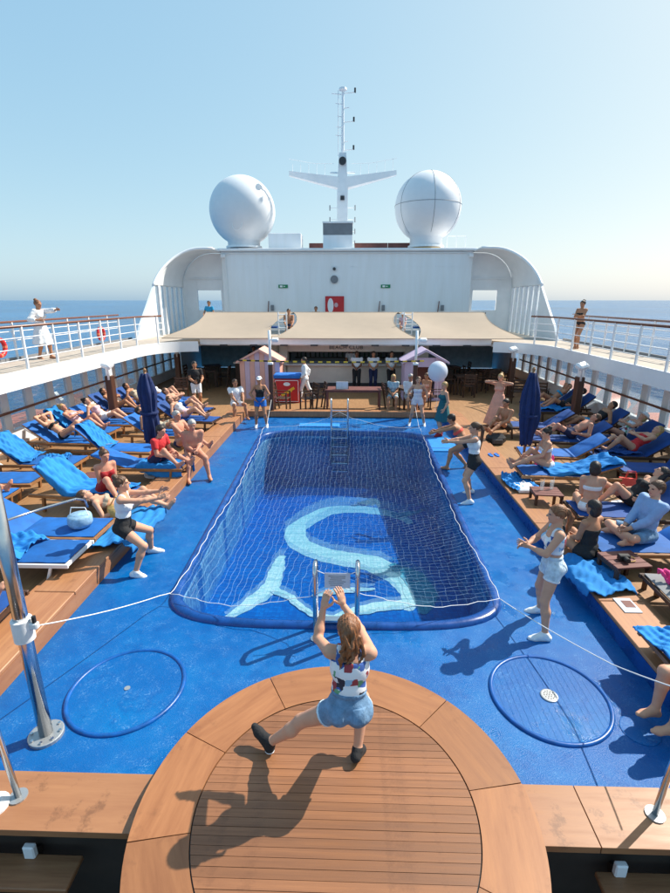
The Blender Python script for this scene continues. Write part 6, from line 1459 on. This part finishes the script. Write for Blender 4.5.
def on_lounger(lx, ly, rz, d=-1.0): return (lx + d * math.cos(R(rz)), ly + d * math.sin(R(rz)), S0)
# left side sitters
person('person in red dress sitting on a lounger left of the dancer', (-4.25, 8.12, S0), -35, sit(hands='lap', legs='long'), [('dress', 'darkred', 0.5, 0.78, 'lap')], ('bun', 'brown'), 2, 0.014, 1.62, heavy=1.2)
person('man in red t-shirt sitting on a lounger, back half turned', (-3.95, 9.75, S0), -15, sit(hands='knees', legs='long', lean=0.3), [('tshirt', 'red'), ('shorts', 'navy', 0.6)], ('short', 'dark'), 2, 0.014, 1.72, True)
person('bare chested grey haired man in black trunks sitting at the curb', (-3.35, 10.35, S0), -62, sit(hands='lap', lean=0.32, spread=0.22, seat=0.46), [('brief', 'black')], ('short', 'grey'), 2, 0.014, 1.74, True, heavy=1.22)
person('reddish bald man lying back between the umbrella and the red shirt', (-3.95, 11.3, 0.42), -20, sit(hands='knees', legs='long', lean=-0.1), [('brief', 'navy')], ('short', 'grey'), 2, 0.016, 1.7, True, heavy=1.15)
person('sunbather lying with raised feet on the curb behind the left dancer', (-3.72, 7.55, 0.33), 25, lie(25, 0.6, 'side'), [('bikini', 'khaki'), ('brief', 'black')], ('long', 'brown'), 0, 0.014, 1.64)
person('sunbather with arms folded behind the head on an outer left lounger', on_lounger(-6.1, 11.6, -4), -4, lie(35, 1.0, 'up'), [('bikini', 'black'), ('brief', 'black')], ('long', 'brown'), 0, 0.014, 1.66)
person('sunbather with pink wrap on a lounger by the left column', on_lounger(-6.0, 13.5, -4), -4, lie(40, 0.3, 'side'), [('tube', 'lpink', 0.0), ('shorts', 'white', 0.5)], ('bun', 'dark'), 0, 0.015, 1.66)
person('tanned sunbather on the navy lounger just behind the left column', on_lounger(-6.3, 15.0, -6), -6, lie(42, 0.8, 'book'), [('bikini', 'black'), ('brief', 'black')], ('long', 'dark'), 1, 0.016, 1.64)
person('sunbather second behind the left column with long dark hair', on_lounger(-6.0, 16.0, -6), -6, lie(42, 0.4, 'side'), [('swimsuit', 'khaki')], ('long', 'dark'), 1, 0.016, 1.64)
person('sunbather on the inner lounger nearest the black shirted man', on_lounger(-3.75, 13.9, -10), -10, lie(35, 0.8, 'side'), [('tube', 'white', 0.1), ('shorts', 'lpink', 0.3)], ('long', 'brown'), 0, 0.015, 1.64)
person('bare legged person cut off by the left edge on the outer row', on_lounger(-6.0, 8.0, 2, -0.95), 2, lie(35, 0.0, 'side'), [('brief', 'red')], ('short', 'dark'), 2, 0.014, 1.7, True)
person('bare legged person lying on the navy lounger behind the steel pole', on_lounger(-3.75, 4.70, 3, -1.05), 3, lie(20, 0.0, 'side'), [('shorts', 'white', 0.4)], ('short', 'brown'), 0, 0.013, 1.7, True)
person('person in white t-shirt with dark glasses sitting at the far left curb end', (-3.55, 15.6, 0.5), -60, sit(hands='knees', lean=0.05, spread=0.2), [('tshirt', 'white'), ('shorts', 'white', 0.7)], ('short', 'brown'), 1, 0.015, 1.74, True)
person('person on the far lounger behind the navy left umbrella', on_lounger(-4.3, 15.2, -8), -8, lie(35, 0.5, 'book'), [('shorts', 'blue', 0.5)], ('short', 'brown'), 0, 0.016, 1.72, True)
# far middle seated
person('person in striped top sitting left of the pair near the lilac hut', (1.75, 16.9, 0.56), 262, sit(0.46, hands='lap'), [('tshirt', 'stripe'), ('shorts', 'stripe', 0.7)], ('bob', 'blonde'), 1, 0.016, 1.62)
person('person in pale shirt sitting right of the pair near the lilac hut', (2.3, 16.75, 0.56), 280, sit(0.46, hands='lap'), [('shirt', 'white'), ('shorts', 'grey', 0.7)], ('short', 'grey'), 1, 0.016, 1.7, True)
person('person sitting in the shade behind the woman in the pale romper', (3.0, 17.2, 0.56), 230, sit(0.46, hands='lap'), [('tank', 'peach', 0.0), ('shorts', 'peach', 0.6)], ('long', 'brown'), 1, 0.016, 1.64)
person('child in blue top standing beside the seated pair', (2.62, 17.3, 0.1), 262, {}, [('tshirt', 'blue'), ('shorts', 'blue', 0.5)], ('short', 'dark'), 1, 0.016, 1.15)
# right side
person('woman in white bikini sitting upright on the bright blue lounger', (4.35, 9.72, S0), 178, sit(hands='knees', legs='long', lean=0.12), [('bikini', 'white'), ('brief', 'white')], ('bun', 'dark'), 0, 0.013, 1.66)
person('dark haired shirtless person sitting on the deck behind the black backpack', (4.55, 13.1, 0.42), 215, sit(hands='knees', legs='long'), [('shorts', 'black', 0.5)], ('short', 'dark'), 1, 0.015, 1.7, True)
person('woman in black strapless top sitting on the right curb, back to camera', (3.66, 6.35, 0.30), 118, sit(0.28, hands='lap', lean=0.02), [('tube', 'black', -0.05), ('shorts', 'black', 0.3)], ('bob', 'dark'), 1, 0.012, 1.68)
person('smiling man in blue shirt sitting cross-legged on a right lounger', (4.55, 6.55, S0), 188, sit(hands='lap', legs='crossed', lean=-0.1), [('shirt', 'shirtblue'), ('shorts', 'denim', 0.8)], ('short', 'brown'), 0, 0.012, 1.76, True)
person('woman with black bob in white bikini sitting with her back to camera at right', (4.22, 7.55, S0), 75, sit(hands='lap', lean=0.05), [('bikini', 'white'), ('brief', 'white')], ('bob', 'dark'), 0, 0.012, 1.64)
person('brunette in black reclining on a lounger behind the black bob', (5.05, 7.85, S0), 178, lie(42, 0.9, 'side', look=(0.5, 0.6, 0.5)), [('tank', 'black', 0.0), ('shorts', 'black', 0.3)], ('long', 'dark'), 0, 0.013, 1.66)
person('sunbather with pale sunhat and patterned top on the right outer row', on_lounger(6.2, 12.2, 176), 176, lie(40, 0.2, 'book'), [('tank', 'print', 0.0), ('brief', 'black')], ('bob', 'blonde'), 2, 0.014, 1.64, hat=('sun', 'white'))
person('sunbather in blue shorts on the right outer row', on_lounger(6.0, 13.3, 176), 176, lie(45, 0.2, 'side'), [('shorts', 'cyan', 0.75), ('tank', 'black', 0.0)], ('short', 'dark'), 1, 0.014, 1.72, True)
person('person reclining in dark clothes behind the right column', on_lounger(6.2, 15.6, 174), 174, lie(42, 0.5, 'side'), [('tshirt', 'black'), ('shorts', 'black', 0.6)], ('short', 'dark'), 1, 0.016, 1.7, True)
person('person at the bottom right edge of whom only bare legs reach over the deck', (3.56, 3.66, S0), 188, sit(0.38, hands='back', lean=-0.9, spread=0.1), [('shorts', 'navy', 0.4)], ('short', 'brown'), 0, 0.012, 1.72, True)
person('shirtless man dozing on the inner lounger just behind the right umbrella', on_lounger(4.9, 12.2, 172), 172, lie(35, 0.5, 'side'), [('shorts', 'navy', 0.5)], ('short', 'brown'), 2, 0.015, 1.74, True)
person('woman in red swimsuit reclining in the middle of the right outer row', on_lounger(5.8, 11.0, 176), 176, lie(35, 0.8, 'book'), [('swimsuit', 'red')], ('long', 'blonde'), 0, 0.015, 1.66)
person('man in khaki shorts lying on the lounger right behind the bare chested man', on_lounger(-3.9, 12.3, -6), -6, lie(35, 0.3, 'side'), [('shorts', 'khaki', 0.6)], ('short', 'dark'), 1, 0.015, 1.74, True)
person('woman in white t-shirt resting on the farthest navy lounger at left', on_lounger(-5.6, 17.0, -6), -6, lie(20, 0.6, 'side'), [('tshirt', 'white'), ('shorts', 'denim', 0.4)], ('bob', 'brown'), 0, 0.016, 1.64)
person('woman in cyan bikini on the farthest navy lounger at right below the rail', on_lounger(6.2, 16.6, 174), 174, lie(42, 0.5, 'up'), [('bikini', 'cyan'), ('brief', 'cyan')], ('long', 'brown'), 1, 0.016, 1.64)
person('person in lilac top lounging by the windscreen behind the pale towelled backrest', on_lounger(-6.2, 12.6, -4), -4, lie(42, 0.7, 'book'), [('tank', 'lpink', 0.0), ('brief', 'black')], ('bun', 'blonde'), 2, 0.015, 1.64)
